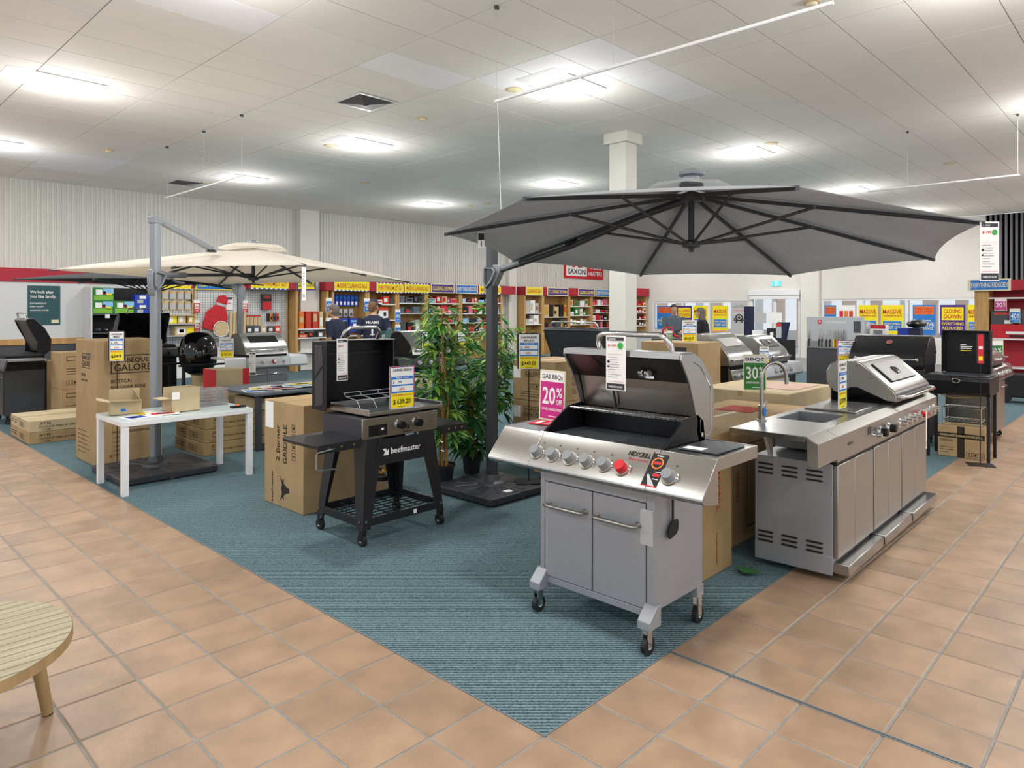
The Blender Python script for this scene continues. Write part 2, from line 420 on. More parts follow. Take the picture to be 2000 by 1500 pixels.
for x, y in ((4.14, 4.1), (4.16, 8.26), (6.5, 10.66), (8.99, 3.0), (12.76, 1.29), (4.14, 13.1), (10.24, 11.5), (10.25, 10.85)):
    t = thing('ceiling_speaker', 'round cream ceiling speaker cover', 'speaker', (x, y, H), 0, 'round ceiling speakers')
    MB('cream').lathe([(.02, -.012), (.085, -.012), (.1, -.002), (.1, .0)], 20).build('grille', t); MB('tan').lathe([(.1, -.006), (.108, -.004), (.108, 0), (.1, 0)], 20).build('rim', t)
for x, y in ((4.16, 5.89), (1.75, 11.19), (4.17, .56)):
    t = thing('smoke_detector', 'small domed cream smoke detector on the ceiling', 'detector', (x, y, H), 0, 'ceiling smoke detectors')
    MB('cream').lathe([(.02, -.045), (.04, -.04), (.05, -.02)], 14).build('sensor', t); MB('tan').lathe([(.05, -.02), (.065, -.018), (.065, 0), (.05, 0)], 14).build('base', t)
def rail(x, y0, y1, z, wires, lab):
    t = thing('hanging_rail', lab, 'rail', (x, y0, z)); MB('white').cyl((0, 0, 0), (0, y1-y0, 0), .014, n=8).build('bar', t)
    if z == 3.46 and x == 2.34 and y0 < 0: MB('white').cyl((.01, 2.8, -1.1), (0, 2.84, 0), .003, n=5).build('cord', t)
    for y in wires: MB('lgrey').cyl((0, y-y0, .0), (0, y-y0, H-z), .0025, n=5).build('wire', t); MB('dgrey').box(-.02, .02, y-y0-.012, y-y0+.012, H-z-.03, H-z).build('hook', t)
rail(2.34, -.25, 2.62, 3.46, (-.2, 1.35, 2.6), 'long white sign rail hanging on wires above the grey parasol')
rail(2.34, 7.5, 10.28, 3.46, (7.55, 8.8, 10.25), 'white sign rail hanging on wires above the cream parasol')
rail(9.66, -.17, 1.75, 3.46, (-.15, 1.2), 'white sign rail hanging on wires by the dark corrugated wall')
# ================================================================= shared small builders
def caster(par, x, y, h, r=.034, br='chrome', w=.026, rz=0):
    b = MB(br); b.t((x, y, 0), rz); b.box(-.022, .022, -.022, .022, h-.008, h).box(-w/2-.004, -w/2, -.016, .02, r*.9, h-.006).box(w/2, w/2+.004, -.016, .02, r*.9, h-.006)
    c = b.build('caster', par); b = MB('rubber'); b.t((x, y, 0), rz); b.cyl((-w/2, .006, r), (w/2, .006, r), r, n=18); b.m('lgrey').cyl((-w/2-.002, .006, r), (w/2+.002, .006, r), r*.4, n=10); b.build('wheel', c)
def knob(par, p, nrm, r=.028, bez='chrome', cap='lgrey', dep=.03, ptr=True):
    p = Vector(p); n = Vector(nrm).normalized()
    k = MB(bez).cyl(p, p+n*.008, r*1.25, r*1.18, n=20).cyl(p+n*.008, p+n*.012, r*1.05, r*1.0, n=20).build('knob_bezel', par)
    MB(cap).cyl(p+n*.01, p+n*dep, r*.86, r*.8, n=18).build('knob', k)
def bar_handle(par, a, b, out, r=.009, mt='chrome', name='handle'):
    a, b, o = Vector(a), Vector(b), Vector(out); d = (b-a)
    P = [a, a+o*.6, a+o*.9+d*.03, a+o+d*.09, b+o-d*.09, b+o*.9-d*.03, b+o*.6, b]
    q = MB(mt).tube(P, r, 10); q.cyl(a, a+o*.08, r*1.7, n=12).cyl(b, b+o*.08, r*1.7, n=12); return q.build(name, par)
def carton(label, x0, x1, y0, y1, z0, h, m='cardboard', prints=(), cat='box', group=None, tape=True, name='cardboard_box', rz=0):
    t = thing(name, label, cat, ((x0+x1)/2, (y0+y1)/2, z0), rz, group); w, d = x1-x0, y1-y0
    MB(m).box(-w/2, w/2, -d/2, d/2, .001, h).build('body', t, bevel=.006)
    if tape:
        b = MB('tape')
        if w >= d: b.box(-w/2-.0006, w/2+.0006, -.024, .024, h-.05, h+.0006)
        else: b.box(-.024, .024, -d/2-.0006, d/2+.0006, h-.05, h+.0006)
        b.build('tape', t, smooth=False)
    for face, fn in prints:
        b = MB('ink')
        if face == '-y': b.t((0, -d/2-.0012, 0)); fn(b, w, h)
        elif face == '-x': b.t((-w/2-.0012, 0, 0), -PI/2); fn(b, d, h)
        elif face == '+z': b.t((0, 0, h+.0012), 0, -PI/2); fn(b, w, d)
        b.build('print', t, smooth=False)
    return t
def lines(b, x, z, w, n, dz, t=.004, seed=1):
    q = random.Random(seed)
    for k in range(n): b.rect(x, z-k*dz, x+w*q.uniform(.55, 1), z-k*dz+t, 0)
def icons(b, x, z, s, n=4):
    for k in range(n):
        a = x+k*s*1.25; t = s*.08
        b.rect(a, z, a+s, z+t, 0); b.rect(a, z+s-t, a+s, z+s, 0); b.rect(a, z, a+t, z+s, 0); b.rect(a+s-t, z, a+s, z+s, 0)
        b.rect(a+s*.3, z+s*.25, a+s*.7, z+s*.75, 0) if k % 2 else b.rect(a+s*.42, z+s*.2, a+s*.58, z+s*.8, 0)
def outline(b, x0, z0, x1, z1, t=.006):
    b.rect(x0, z0, x1, z0+t, 0).rect(x0, z1-t, x1, z1, 0).rect(x0, z0, x0+t, z1, 0).rect(x1-t, z0, x1, z1, 0)
def logo_bg(b, x, z, w, h):
    outline(b, x-w/2, z, x+w/2, z+h, h*.05)
    b.text('BARBEQUES', x, z+h*.60, h*.24, 0, w*.88); b.text('GALORE', x, z+h*.14, h*.36, 0, w*.86)
# ---------------------------------------------------------------- signs
def card(label, loc, rz, w, h, draw, name='price_sign', cat='sign', th=.005, back='paper', tilt=0, group=None, frame=None):
    b = MB(back).box(-w/2, w/2, -th/2, th/2, 0, h)
    if frame: b.m(frame).box(-w/2-.012, w/2+.012, th/2, th/2+.006, -.012, h+.012)
    o = b.build(name, smooth=False, bevel=.001); o.location = loc; o.rotation_euler = (-tilt, 0, rz); tag(o, label, cat, group)
    p = MB('ink'); p.T = Matrix.Translation((0, -th/2-.0015, 0)); draw(p, w, h); p.build('print', o, smooth=False); return o
def d_price(t1='', t2='', p1='', p2='', p3='', border=False):
    def f(b, w, h):
        if border:
            for k in range(16):
                b.m('red' if k % 2 else 'blue_deep'); b.rect(-w/2, h*k/16, -w/2+w*.035, h*(k+1)/16, 0).rect(w/2-w*.035, h*k/16, w/2, h*(k+1)/16, 0)
                b.rect(-w/2+w*k/16, h*.975, -w/2+w*(k+1)/16, h, 0)
        a = w*.45
        b.m('yellow').rect(-a, h*.02, a, h*.36, -.0004)
        b.m('blue').rect(-a, h*.37, a, h*.76, -.0004)
        b.m('paper').rect(-a*.95, h*.405, a*.95, h*.53, -.0009).rect(-a*.95, h*.565, a*.95, h*.69, -.0009)
        e = -.0016
        b.m('paper').text('PRICE WAS', 0, h*.71, h*.035, e, w*.5)
        b.m('black')
        if t1: b.text(t1, 0, h*.885, h*.055, e, w*.78)
        if t2: b.text(t2, 0, h*.80, h*.05, e, w*.5)
        if p1: b.text('$', -a*.85, h*.595, h*.06, e, al='l').text(p1, -a*.45, h*.595, h*.06, e, al='l')
        b.m('red').text(p2 or '50%', -a*.35, h*.43, h*.06, e, al='l').text('FINAL PRICE YOU PAY', 0, h*.30, h*.035, e, w*.8)
        b.m('black').text('$', -a*.85, h*.11, h*.11, e, al='l').text(p3 or '---', a*.12, h*.11, h*.11, e, w*.55)
        b.rect(-w*.15, h*.04, w*.15, h*.05, e)
    return f
def d_pct(n, col, title='', foot=''):
    def f(b, w, h):
        b.m('cream').rect(-w*.5, 0, w*.5, h, 0); b.m('paper').rect(-w*.46, h*.77, w*.46, h*.97, -.0004)
        b.m(col).rect(-w*.46, h*.03, w*.46, h*.77, -.0004); e = -.001
        b.m('black').text(title, 0, h*.83, h*.085, e, w*.82)
        b.m('paper').text(n, -w*.12, h*.33, h*.33, e, w*.52).text('%', w*.29, h*.48, h*.18, e, w*.22).text('OFF', w*.29, h*.33, h*.10, e, w*.22)
        b.text(foot or 'LOWEST MARKED PRICE', 0, h*.2, h*.05, e, w*.78).rect(-w*.12, h*.08, w*.3, h*.095, e)
    return f
def d_banner(txt, bg, fg, bord=None, stripe=False):
    def f(b, w, h):
        if bord: b.m(bord).rect(-w/2, 0, w/2, h, 0)
        if stripe:
            n = int(w/.06)
            for k in range(n):
                b.m('blue_deep' if k % 2 else 'paper').rect(-w/2+w*k/n, 0, -w/2+w*(k+1)/n, h*.1, -.0006).rect(-w/2+w*k/n, h*.9, -w/2+w*(k+1)/n, h, -.0006)
        q = .04 if bord else 0
        b.m(bg).rect(-w/2+q, h*.1, w/2-q, h*.9, -.002); b.m(fg).text(txt, 0, h*.3, h*.4, -.004, w*.86)
    return f
def d_tag(price='$1499', dot=True):
    def f(b, w, h):
        b.m('dark_print').rect(-w*.42, h*.91, w*.42, h*.97, 0); b.m('paper').text('2 BURNER', -w*.38, h*.925, h*.025, -.0006, w*.4, 'l')
        b.m('red').text(price, -w*.38, h*.80, h*.04, 0, w*.45, 'l').rect(-w*.4, h*.655, w*.4, h*.66, 0).rect(-w*.4, h*.16, w*.4, h*.165, 0)
        if dot: b.m('green_dot').cyl((w*.25, -.0005, h*.82), (w*.25, -.001, h*.82), w*.14, n=14)
        b.m('grey'); lines(b, -w*.38, h*.6, w*.7, 9, h*.045, h*.008, 3)
        b.m('black').rect(-w*.42, h*.5, -w*.3, h*.54, 0).rect(-w*.42, h*.42, -w*.32, h*.45, 0)
        b.m('dark_print').rect(-w*.45, h*.02, w*.45, h*.13, 0); b.m('paper').text('BARBEQUES GALORE', 0, h*.055, h*.03, -.0006, w*.7)
    return f
def stand_sign(label, x, y, z0, ztop, w, h, draw, rz):
    t = thing('sign_stand', label, 'sign stand', (x, y, z0), rz)
    MB('black_metal').box(-.12, .12, -.09, .09, 0, .008).build('foot', t, bevel=.002)
    MB('black_metal').cyl((0, .01, .008), (0, .01, ztop-z0-h-.005), .005, n=8).build('pole', t)
    zb = ztop-z0-h
    MB('black_metal').prism([(-w/2-.012, zb), (w/2+.012, zb), (w/2+.012, zb+h), (w/2, zb+h+.012), (-w/2, zb+h+.012), (-w/2-.012, zb+h)], 'y', -.004, .006).build('frame', t)
    p = MB('paper'); p.T = Matrix.Translation((0, -.005, zb)); p.rect(-w/2, 0, w/2, h, 0); p.T = Matrix.Translation((0, -.0065, zb)); draw(p, w, h); p.build('print', t, smooth=False)
    return t

# ================================================================= GAS BBQ WITH SEVEN KNOBS (front right)
t = thing('gas_barbecue', 'silver six-burner gas barbecue with raised hood and one red knob', 'barbecue', (1.07, .40, 0), -PI/2)
b = MB('silver_paint').box(-.36, .355, -.215, .23, .19, .76); b.box(-.36, -.33, -.232, -.21, .19, .76).box(.315, .355, -.232, -.21, .19, .76).box(-.36, .355, -.232, -.21, .155, .19).box(-.33, .315, -.232, -.21, .70, .76)
b.build('cabinet', t, bevel=.003)
for x0, x1 in ((-.326, -.009), (-.005, .311)):
    d = MB('silver_paint').box(x0+.002, x1-.002, -.236, -.214, .194, .696).build('door', t, bevel=.003)
    bar_handle(d, (x0+.03, -.236, .585), (x1-.04, -.236, .585), (0, -.045, 0), .0105, 'steel')
for x in (-.345, .34):
    MB('silver_paint').prism([(-.30, .125), (-.30, .165), (-.235, .225), (-.2, .225), (-.2, .125)], 'x', x-.035, x+.035).build('leg_bracket', t, bevel=.004)
    caster(t, x, -.27, .125, .042); caster(t, x, .2, .155, .042)
    MB('silver_paint').box(x-.02, x+.02, .17, .235, .14, .2).build('leg_bracket', t, bevel=.003)
# control panel with side shelf fascias
prof = [(-.195, .958), (-.335, .803), (-.337, .79), (-.318, .772), (-.25, .758), (-.19, .75)]
MB('steel_h').prism(prof, 'x', -.36, .37).build('control_panel', t, bevel=.002)
MB('steel_h').prism(prof, 'x', -.662, -.362).build('side_fascia', t, bevel=.002)
MB('steel_h').prism(prof, 'x', .372, .662).build('side_fascia', t, bevel=.002)
nrm = (0, -.742, .67)
for x in (-.331, -.22, -.106, 0, .11, .215, .473): knob(t, (x, -.287, .856), nrm, .034, 'chrome', 'red' if x == .215 else 'grey', .045)
b = MB('ink'); b.T = Matrix.Translation((.295, -.2355, .916)) @ Matrix.Rotation(-.734, 4, 'X'); b.text('NEXGRILL', -.022, 0, .026, 0, .125); b.m('red').text('EVERYONE\'S INVITED', -.015, -.022, .009, 0, .1).rect(.045, .034, .05, .042, 0); b.build('lettering', t, smooth=False)
for x in (-.331, -.22, -.106, 0, .11, .215, .473):
    b = MB('ink'); b.T = Matrix.Translation((x+.012, -.2475, .9025)) @ Matrix.Rotation(-.734, 4, 'X'); b.rect(-.006, 0, .006, .002, 0).rect(-.006, .006, .006, .008, 0); b.build('marking', t, smooth=False)
b = MB('black'); b.T = Matrix.Translation((.384, -.2705, .877)) @ Matrix.Rotation(-.734, 4, 'X')
b.rect(-.042, -.09, .042, .085, 0); b.m('orange').cyl((0, -.0005, .035), (0, -.001, .035), .031, n=18).m('black').cyl((0, -.001, .035), (0, -.0015, .035), .024, n=18).m('red').rect(-.02, .028, .02, .042, -.002)
b.m('lgrey').add([(-.03, -.001, -.03), (-.02, -.001, -.028), (.03, -.001, -.085), (-.005, -.001, -.085)], [(0, 1, 2, 3)]); b.m('red').rect(0, -.035, .036, -.02, -.001).rect(-.042, -.09, .042, -.084, -.001); b.m('paper').text('TURBO', 0, .07, .008, -.001).rect(.005, -.012, .036, -.009, -.001).rect(.005, -.05, .036, -.046, -.001)
b.build('sticker', t, smooth=False)
# side shelves
for x0, x1 in ((-.655, -.385), (.39, .655)):
    s = MB('grey_paint' if x0 < 0 else 'steel_h').box(x0, x1, -.2, .2, .935, .957).build('side_shelf', t, bevel=.003)
    MB('steel').box(min(x0, x1)-.006 if x0 < 0 else x1-.002, x0+.002 if x0 < 0 else x1+.006, -.2, .21, .9, .96).build('shelf_edge', s, bevel=.002)
    MB('steel').box(x0, x1, .2, .21, .9, .96).build('shelf_edge', s, bevel=.002)
MB('plate').box(.42, .625, -.13, .15, .958, .966).build('side_burner_cover', t, bevel=.004)
MB('paper').box(.44, .54, -.12, -.06, .9665, .9675).build('leaflet', t, smooth=False)
# firebox and cooking surfaces
b = MB('black_satin'); fb = [(-.19, .93), (-.19, .957), (.02, 1.075), (.14, 1.09), (.2, 1.05), (.22, .93)]
b.prism(fb, 'x', -.378, -.366).prism(fb, 'x', .366, .378).box(-.37, .37, .17, .21, .85, 1.06).box(-.37, .37, -.19, .2, .8, .90); b.build('firebox', t, bevel=.002)
MB('plate').box(-.355, .06, -.18, .15, .93, .946).build('hotplate', t, bevel=.004)
g = MB('cast_iron')
for k in range(14): y = -.175+k*.024; g.box(.07, .355, y, y+.011, .935, .947)
for x in (.07, .21, .345): g.box(x, x+.012, -.18, .15, .928, .937)
g.build('grill_grate', t)
w = MB('chrome')
for k in range(8): y = .03+k*.018; w.cyl((-.36, y, 1.062+.0*k), (.36, y, 1.062), .0028, n=6)
for k in range(26): x = -.36+k*.0288; w.cyl((x, .025, 1.066), (x, .16, 1.066), .0022, n=5)
w.tube([(-.36, .025, 1.07), (.36, .025, 1.07)], .004, 6); w.build('warming_rack', t)
# hood
out = [(-.012, 1.375), (-.012, 1.4), (.105, 1.4), (.175, 1.365), (.29, 1.25), (.305, 1.2), (.3, 1.0), (.27, .955), (.19, .945), (.15, .975)]
h = MB('steel_h').sheet(out[:7], 'x', -.365, .365, .006).build('hood', t)
sp = [(-.02, 1.37), (-.014, 1.402), (.107, 1.402), (.18, 1.366), (.294, 1.252), (.31, 1.2), (.305, .99), (.275, .95), (.19, .935), (.15, .955), (.13, 1.0), (.135, 1.06), (.105, 1.14), (.05, 1.27)]
for x in (-.378, .366):
    MB('steel').prism(sp, 'x', x, x+.012).build('hood_end', h, bevel=.003)
    i = [(.09, 1.36), (.165, 1.33), (.265, 1.23), (.28, 1.19), (.275, 1.0), (.25, .975), (.19, .965), (.165, 1.0), (.165, 1.06)]
    MB('chrome').tube([(x+(.0135 if x > 0 else -.0015), q[0], q[1]) for q in i], .0016, 5).build('embossed_line', h)
b = MB('steel_dark').sheet([(-.005, 1.37), (.115, 1.245)], 'x', -.36, .36, .004); b.m('steel').sheet([(.115, 1.245), (.14, 1.17), (.17, 1.07)], 'x', -.36, .36, .004); b.build('hood_liner', h)  # dark reflection painted into the upper facet; the liner is all stainless
b = MB('black_satin').tube([(-.19, .0, 1.365), (-.13, .085, 1.27), (-.13, .15, 1.08)], .006, 6); b.build('cable', h)
MB('chrome').cyl((.09, .055, 1.29), (.115, .045, 1.29), .018, n=12).cyl((.13, .055, 1.29), (.15, .045, 1.29), .018, n=12).box(.08, .17, .06, .075, 1.262, 1.274).build('gauge_clip', h)
hb = MB('chrome').tube([(-.165, .05, 1.4), (-.165, .03, 1.44), (-.15, .015, 1.475), (-.115, .01, 1.493), (.235, .01, 1.493), (.27, .015, 1.475), (.285, .03, 1.44), (.285, .05, 1.4)], .0155, 12)
hb.cyl((-.165, .05, 1.399), (-.165, .05, 1.407), .024, n=14).cyl((.285, .05, 1.399), (.285, .05, 1.407), .024, n=14).build('handle', h)
MB('chrome').cyl((.375, .17, .985), (.388, .17, .985), .012, n=10).build('hinge_bolt', h)
MB('chrome').cyl((.354, -.2, .2), (.36, -.2, .2), .007, n=8).cyl((.354, .2, .2), (.36, .2, .2), .007, n=8).build('bolt', t)
# hanging spatula + bag on right side
s = thing('spatula', 'black spatula hanging from the silver gas barbecue side', 'spatula', (1.0, .045, .55)); s.rotation_euler = (0, 0, 0)
MB('gold').cyl((-.02, -.014, .15), (-.02, -.014, .165), .006, n=8).build('hook', s)
MB('black_matte').box(-.028, -.012, -.02, -.012, .03, .152).build('handle', s, bevel=.004)
MB('black_matte').prism([(-.07, -.02), (-.05, -.035), (.01, -.02), (.025, .0), (.03, .04), (.015, .05), (-.03, .045), (-.055, .02)], 'y', -.022, -.012).build('blade', s, bevel=.003)
card('clear plastic bag of papers taped to the silver barbecue corner', (.836, .085, .50), -PI/2, .07, .17, lambda b, w, h: (b.m('lgrey'), lines(b, -w*.3, h*.75, w*.6, 7, h*.08, .003, 5)), 'document_bag', 'bag', back='clear_bag')
card('long white spec tag hanging on the raised stainless hood handle', (1.035, .403, 1.195), -PI/2, .125, .29, d_tag('$1499'), 'price_tag', 'tag')
card('pink 20% off gas BBQs sign on the barbecue side shelf', (1.16, .955, .96), -PI/2-.12, .22, .30, d_pct('20', 'magenta', 'GAS BBQs'), tilt=.04)
b = MB('red').box(-.075, .075, -.11, .11, 0, .002); b.m('pink').box(-.06, .04, -.09, .02, .002, .0025); b.m('paper').box(-.05, .05, .05, .08, .002, .0025)
o = b.build('flyer', smooth=False); o.location = (1.08, .9, .9612); o.rotation_euler = (0, 0, .2); tag(o, 'red and white flyer lying on the barbecue side shelf', 'flyer')

# ================================================================= OUTDOOR KITCHEN WITH SINK
t = thing('outdoor_kitchen', 'long stainless outdoor kitchen with sink and half-raised hood', 'barbecue', (3.4, 0, 0), .022)
MB('silver_paint').box(-1.10, 1.14, -.235, .24, .06, .70).build('cabinet', t, bevel=.003)
MB('silver_paint').box(-1.103, -1.095, -.235, .24, .04, .15).build('plinth_side', t, bevel=.002)
for zc in (.62, .10+.09):
    for k in range(3):
        yy = .17-.15*k
        for q in range(3):
            z = zc+.028*(1-q)
            MB('black').prism([(yy-.045, z-.005), (yy-.05, z), (yy-.045, z+.005), (yy+.045, z+.005), (yy+.05, z), (yy+.045, z-.005)], 'x', -1.1065, -1.099).build('vent_slot', t, smooth=False)
mods = [(-1.10, -.37), (-.36, .345), (.355, 1.12)]
for i, (x0, x1) in enumerate(mods):
    xm = x0+(x1-x0)*(.5 if i else .45)
    for a, c in ((x0+.01, xm-.002), (xm+.002, x1-.006)):
        d = MB('steel').box(a, c, -.262, -.236, .14, .695).build('door', t, bevel=.004)
    MB('steel_h').box(x0+.012, x1-.004, -.325-.006*i, -.2, .052, .118).build('toe_kick', t, bevel=.006)
    for x in (x0+.12, x1-.1):
        caster(t, x, -.19, .055, .024, 'black_metal', .02)
for x in (-.365, .35): MB('black').box(x-.006, x+.006, -.25, -.236, .06, .7).build('gap_strip', t, smooth=False)
MB('black').box(-1.1, 1.12, -.258, -.236, .697, .716).build('gap_strip', t, smooth=False)
# worktop: strips around basin
b = MB('steel_h'); zt = .905
for x0, x1, y0, y1 in ((-1.42, -.86, -.19, .26), (-.86, -.44, -.19, -.105), (-.86, -.44, .2, .26), (-.44, .34, -.19, .26), (.34, 1.45, -.19, -.17), (.34, 1.45, .24, .28)): b.box(x0, x1, y0, y1, zt-.012, zt)
b.box(-1.424, -1.412, -.19, .262, zt-.03, zt).build('worktop', t, bevel=.0015)
b = MB('grey_paint').box(-.86, -.44, -.105, .2, .72, .73).box(-.865, -.858, -.105, .2, .72, zt-.002).box(-.442, -.435, -.105, .2, .72, zt-.002).box(-.86, -.44, -.112, -.104, .72, zt-.002).box(-.86, -.44, .199, .206, .72, zt-.002); b.build('sink_basin', t, bevel=.004)
MB('steel').prism([(-.19, zt), (-.262, zt-.035), (-.262, .735), (-.25, .735), (-.25, zt-.05), (-.19, zt-.02)], 'x', -1.42, -1.10).build('apron', t, bevel=.002)
MB('steel').prism([(-.19, zt), (-.262, zt-.035), (-.262, .715), (-.19, .715)], 'x', -1.098, 1.5).build('apron', t, bevel=.002)
MB('steel').prism([(-.2, zt-.01), (-.262, zt-.035), (-.262, .735), (-.2, .735)], 'x', -1.424, -1.414).build('apron_end', t, bevel=.002)
MB('grey_light').prism([(-1.24, .89), (-1.13, .70), (-1.11, .70), (-1.11, .89)], 'y', .12, .14).build('shelf_bracket', t)
for x, r in ((-.36, .018), (-.22, .034), (.0, .034), (.3, .03), (.44, .03), (.58, .03), (.74, .022), (.9, .03), (1.05, .03), (1.2, .03), (1.34, .03)):
    knob(t, (x, -.262, .785), (0, -1, 0), r, 'chrome', 'red' if x == .9 else ('black_satin' if r > .031 else 'chrome'), .05)
b = MB('dark_print'); b.T = Matrix.Translation((0, -.2635, 0)); b.text('BEEFMASTER', -.86, .79, .018, 0, .1).rect(-.5, .80, -.43, .85, 0); b.build('lettering', t, smooth=False)
b = MB('dark_print'); b.T = Matrix.Translation((.4, -.245, .8765)) @ Matrix.Rotation(-1.12, 4, 'X'); b.text('BEEFMASTER', 0, .004, .02, 0, .26).m('black').rect(.16, .0, .2, .03, 0); b.build('lettering', t, smooth=False)
# burner bay, flat lids and hood
MB('black_satin').box(.345, 1.44, -.165, .235, .80, .86).box(.34, .352, -.165, .24, .8, .91).box(1.435, 1.447, -.165, .24, .8, .91).box(.34, 1.447, .23, .242, .8, 1.0).build('firebox', t)
g = MB('cast_iron')
for k in range(30): x = .37+k*.0355; g.box(x, x+.014, -.16, .22, .865, .882)
g.build('grill_grate', t)
MB('steel_h').box(-.3, .26, -.13, .22, zt, zt+.012).build('side_burner_lid', t, bevel=.005)
for k in range(4): MB('dgrey').box(-.02+k*.07, .01+k*.07, -.1, .1, zt+.012, zt+.0135).build('slot', t, smooth=False)
hp = [(.24, .985), (.275, 1.06), (.275, 1.14), (.25, 1.185), (.21, 1.208), (.06, 1.216), (.02, 1.2), (-.2, 1.01), (-.222, .98), (-.225, .93)]
h = MB('steel_h').sheet(hp, 'x', .36, 1.4, -.006).build('hood', t)
ep = hp+[(-.16, .93), (.05, 1.02), (.10, 1.015), (.15, .98), (.2, .97)]
for x in (.348, 1.4): MB('steel').prism(ep, 'x', x, x+.014).build('hood_end', h, bevel=.004)
b = MB('steel_dark'); b.T = Matrix.Translation((.88, -.078, 1.125)) @ Matrix.Rotation(-.857, 4, 'X'); b.box(-.36, .36, -.012, .0, -.1, .1); b.build('hood_window', h, bevel=.004)
b = MB('chrome'); b.T = Matrix.Translation((.88, -.087, 1.13)) @ Matrix.Rotation(-.857, 4, 'X'); b.tube([(-.04, -.008, -.03), (.03, -.008, -.03), (.045, -.008, 0), (.03, -.008, .03), (-.04, -.008, .03)], .008, 6, True); b.build('badge', h)
bar_handle(h, (.42, -.222, .965), (1.33, -.222, .965), (0, -.07, 0), .012)
for x in (.347, .346):
    for q in ((.2, 1.17), (.05, 1.19), (-.19, .96), (-.06, 1.1)): MB('chrome').cyl((x, q[0], q[1]), (x-.005, q[0], q[1]), .006, n=8).build('rivet', h)
# faucet
f = thing('gooseneck_tap', 'curved stainless gooseneck tap with blue tag beside the sink', 'tap', (2.36, .2, .905))
MB('steel').cyl((0, 0, 0), (0, 0, .01), .03, n=16).cyl((0, 0, .01), (0, 0, .1), .021, n=16).build('base', f)
MB('steel').tube([(0, 0, .09), (0, 0, .27)]+[(.085-.085*math.cos(a), -.085*(1-math.cos(a))*.0-.075*(1-math.cos(a))/2*1.2, .27+.105*math.sin(a)) for a in [PI*k/10 for k in range(1, 11)]]+[(.17, -.092, .23)], .012, 10).build('spout', f)
MB('steel').cyl((0, 0, .06), (.05, .0, .07), .014, n=12).cyl((.05, 0, .07), (.075, 0, .12), .006, n=8).build('lever', f)
MB('blue').box(-.03, .0, -.03, -.022, .035, .085).build('tag', f, bevel=.002)
card('narrow price card standing on the outdoor kitchen worktop beside the hood', (3.19, -.02, .921), .05, .2, .34, d_price('BEEFMASTER', 'KITCHEN', '7999', '50%', '3999'), th=.004)
card('white cable tie label hanging from the outdoor kitchen panel', (4.25, -.30, .52), 0, .025, .3, lambda b, w, h: (b.m('lgrey').rect(-w*.3, .02, w*.3, .06, 0)), 'hang_tag', 'tag')

# ================================================================= GRIDDLE ON STAND
t = thing('griddle_barbecue', 'black two-burner griddle with open lid on splayed legs', 'barbecue', (1.08, 2.56, 0))
def leg(x0, x1, yb, yt, side):
    # tapered sheet leg: top wide, splayed outwards
    b = MB('black_metal')
    xt0, xt1 = (x0, x1)
    return b
for sx in (-1, 1):
    for sy in (-1, 1):
        xb, yb = sx*.345, sy*.27; xt, yt = sx*.285, sy*.225
        b = MB('black_metal')
        v = []
        for (cx2, cy2, z, wx, wy) in ((xb, yb, .11, .035, .035), (xt, yt, .73, .075, .075)):
            ox, oy = cx2+sx*.02, cy2+sy*.02; ix, iy = ox-sx*wx*2, oy-sy*wy*2; th = .004
            v += [(ox, oy, z), (ix, oy, z), (ix, oy-sy*th, z), (ox-sx*th, oy-sy*th, z), (ox-sx*th, iy, z), (ox, iy, z)]
        b.add(v, [(0, 1, 2, 3, 4, 5), (6, 7, 8, 9, 10, 11)]+[(i, (i+1) % 6, 6+(i+1) % 6, 6+i) for i in range(6)])
        l = b.build('leg', t, bevel=.002)
        MB('chrome').cyl((xb+sx*.0205, yb-sy*.01, .17), (xb+sx*.025, yb-sy*.01, .17), .008, n=8).cyl((xb-sx*.01, yb+sy*.0205, .17), (xb-sx*.01, yb+sy*.025, .17), .008, n=8).build('bolt', l)
        caster(t, xb, yb, .115, .04, 'black_metal', .028)
b = MB('black_metal').box(-.34, .34, -.285, -.27, .13, .185).box(-.34, .34, .27, .285, .13, .185).box(-.36, -.345, -.27, .27, .13, .185).box(.345, .36, -.27, .27, .13, .185); b.build('shelf_frame', t, bevel=.002)
w = MB('black_satin')
for k in range(9): y = -.24+k*.06; w.cyl((-.345, y, .165), (.345, y, .165), .004, n=6)
for k in range(7): x = -.29+k*.0967; w.cyl((x, -.27, .169), (x, .27, .169), .004, n=6)
w.build('wire_shelf', t); MB('paper').rect(.08, .14, .11, .17, -.2865).build('barcode', t, smooth=False)
MB('black_metal').prism([(-.2, .71), (.2, .71), (.235, .53), (-.235, .53)], 'y', -.262, -.252).build('front_panel', t, bevel=.002)
b = MB('white'); b.T = Matrix.Translation((0, -.2635, 0)); b.text('beefmaster', .03, .60, .042, 0, .27).add([(-.17, 0, .595), (-.125, 0, .595), (-.12, 0, .635), (-.14, 0, .625), (-.15, 0, .645), (-.175, 0, .64), (-.155, 0, .62)], [(0, 1, 2, 3, 4, 5, 6)]); b.build('lettering', t, smooth=False)
MB('charcoal').box(-.34, .34, -.235, .24, .72, .865).build('body', t, bevel=.004)
MB('steel').box(-.335, .335, -.252, -.234, .722, .866).build('control_panel', t, bevel=.003)
b = MB('black_satin').box(-.285, -.13, -.2535, -.25, .738, .815); b.m('paper').box(-.18, -.16, -.2575, -.2545, .775, .79).m('black').box(-.2, -.145, -.256, -.25, .745, .805); b.build('grease_tray', t, bevel=.002)
for x in (-.02, .135): knob(t, (x, -.252, .795), (0, -1, 0), .034, 'chrome', 'black_satin', .05)
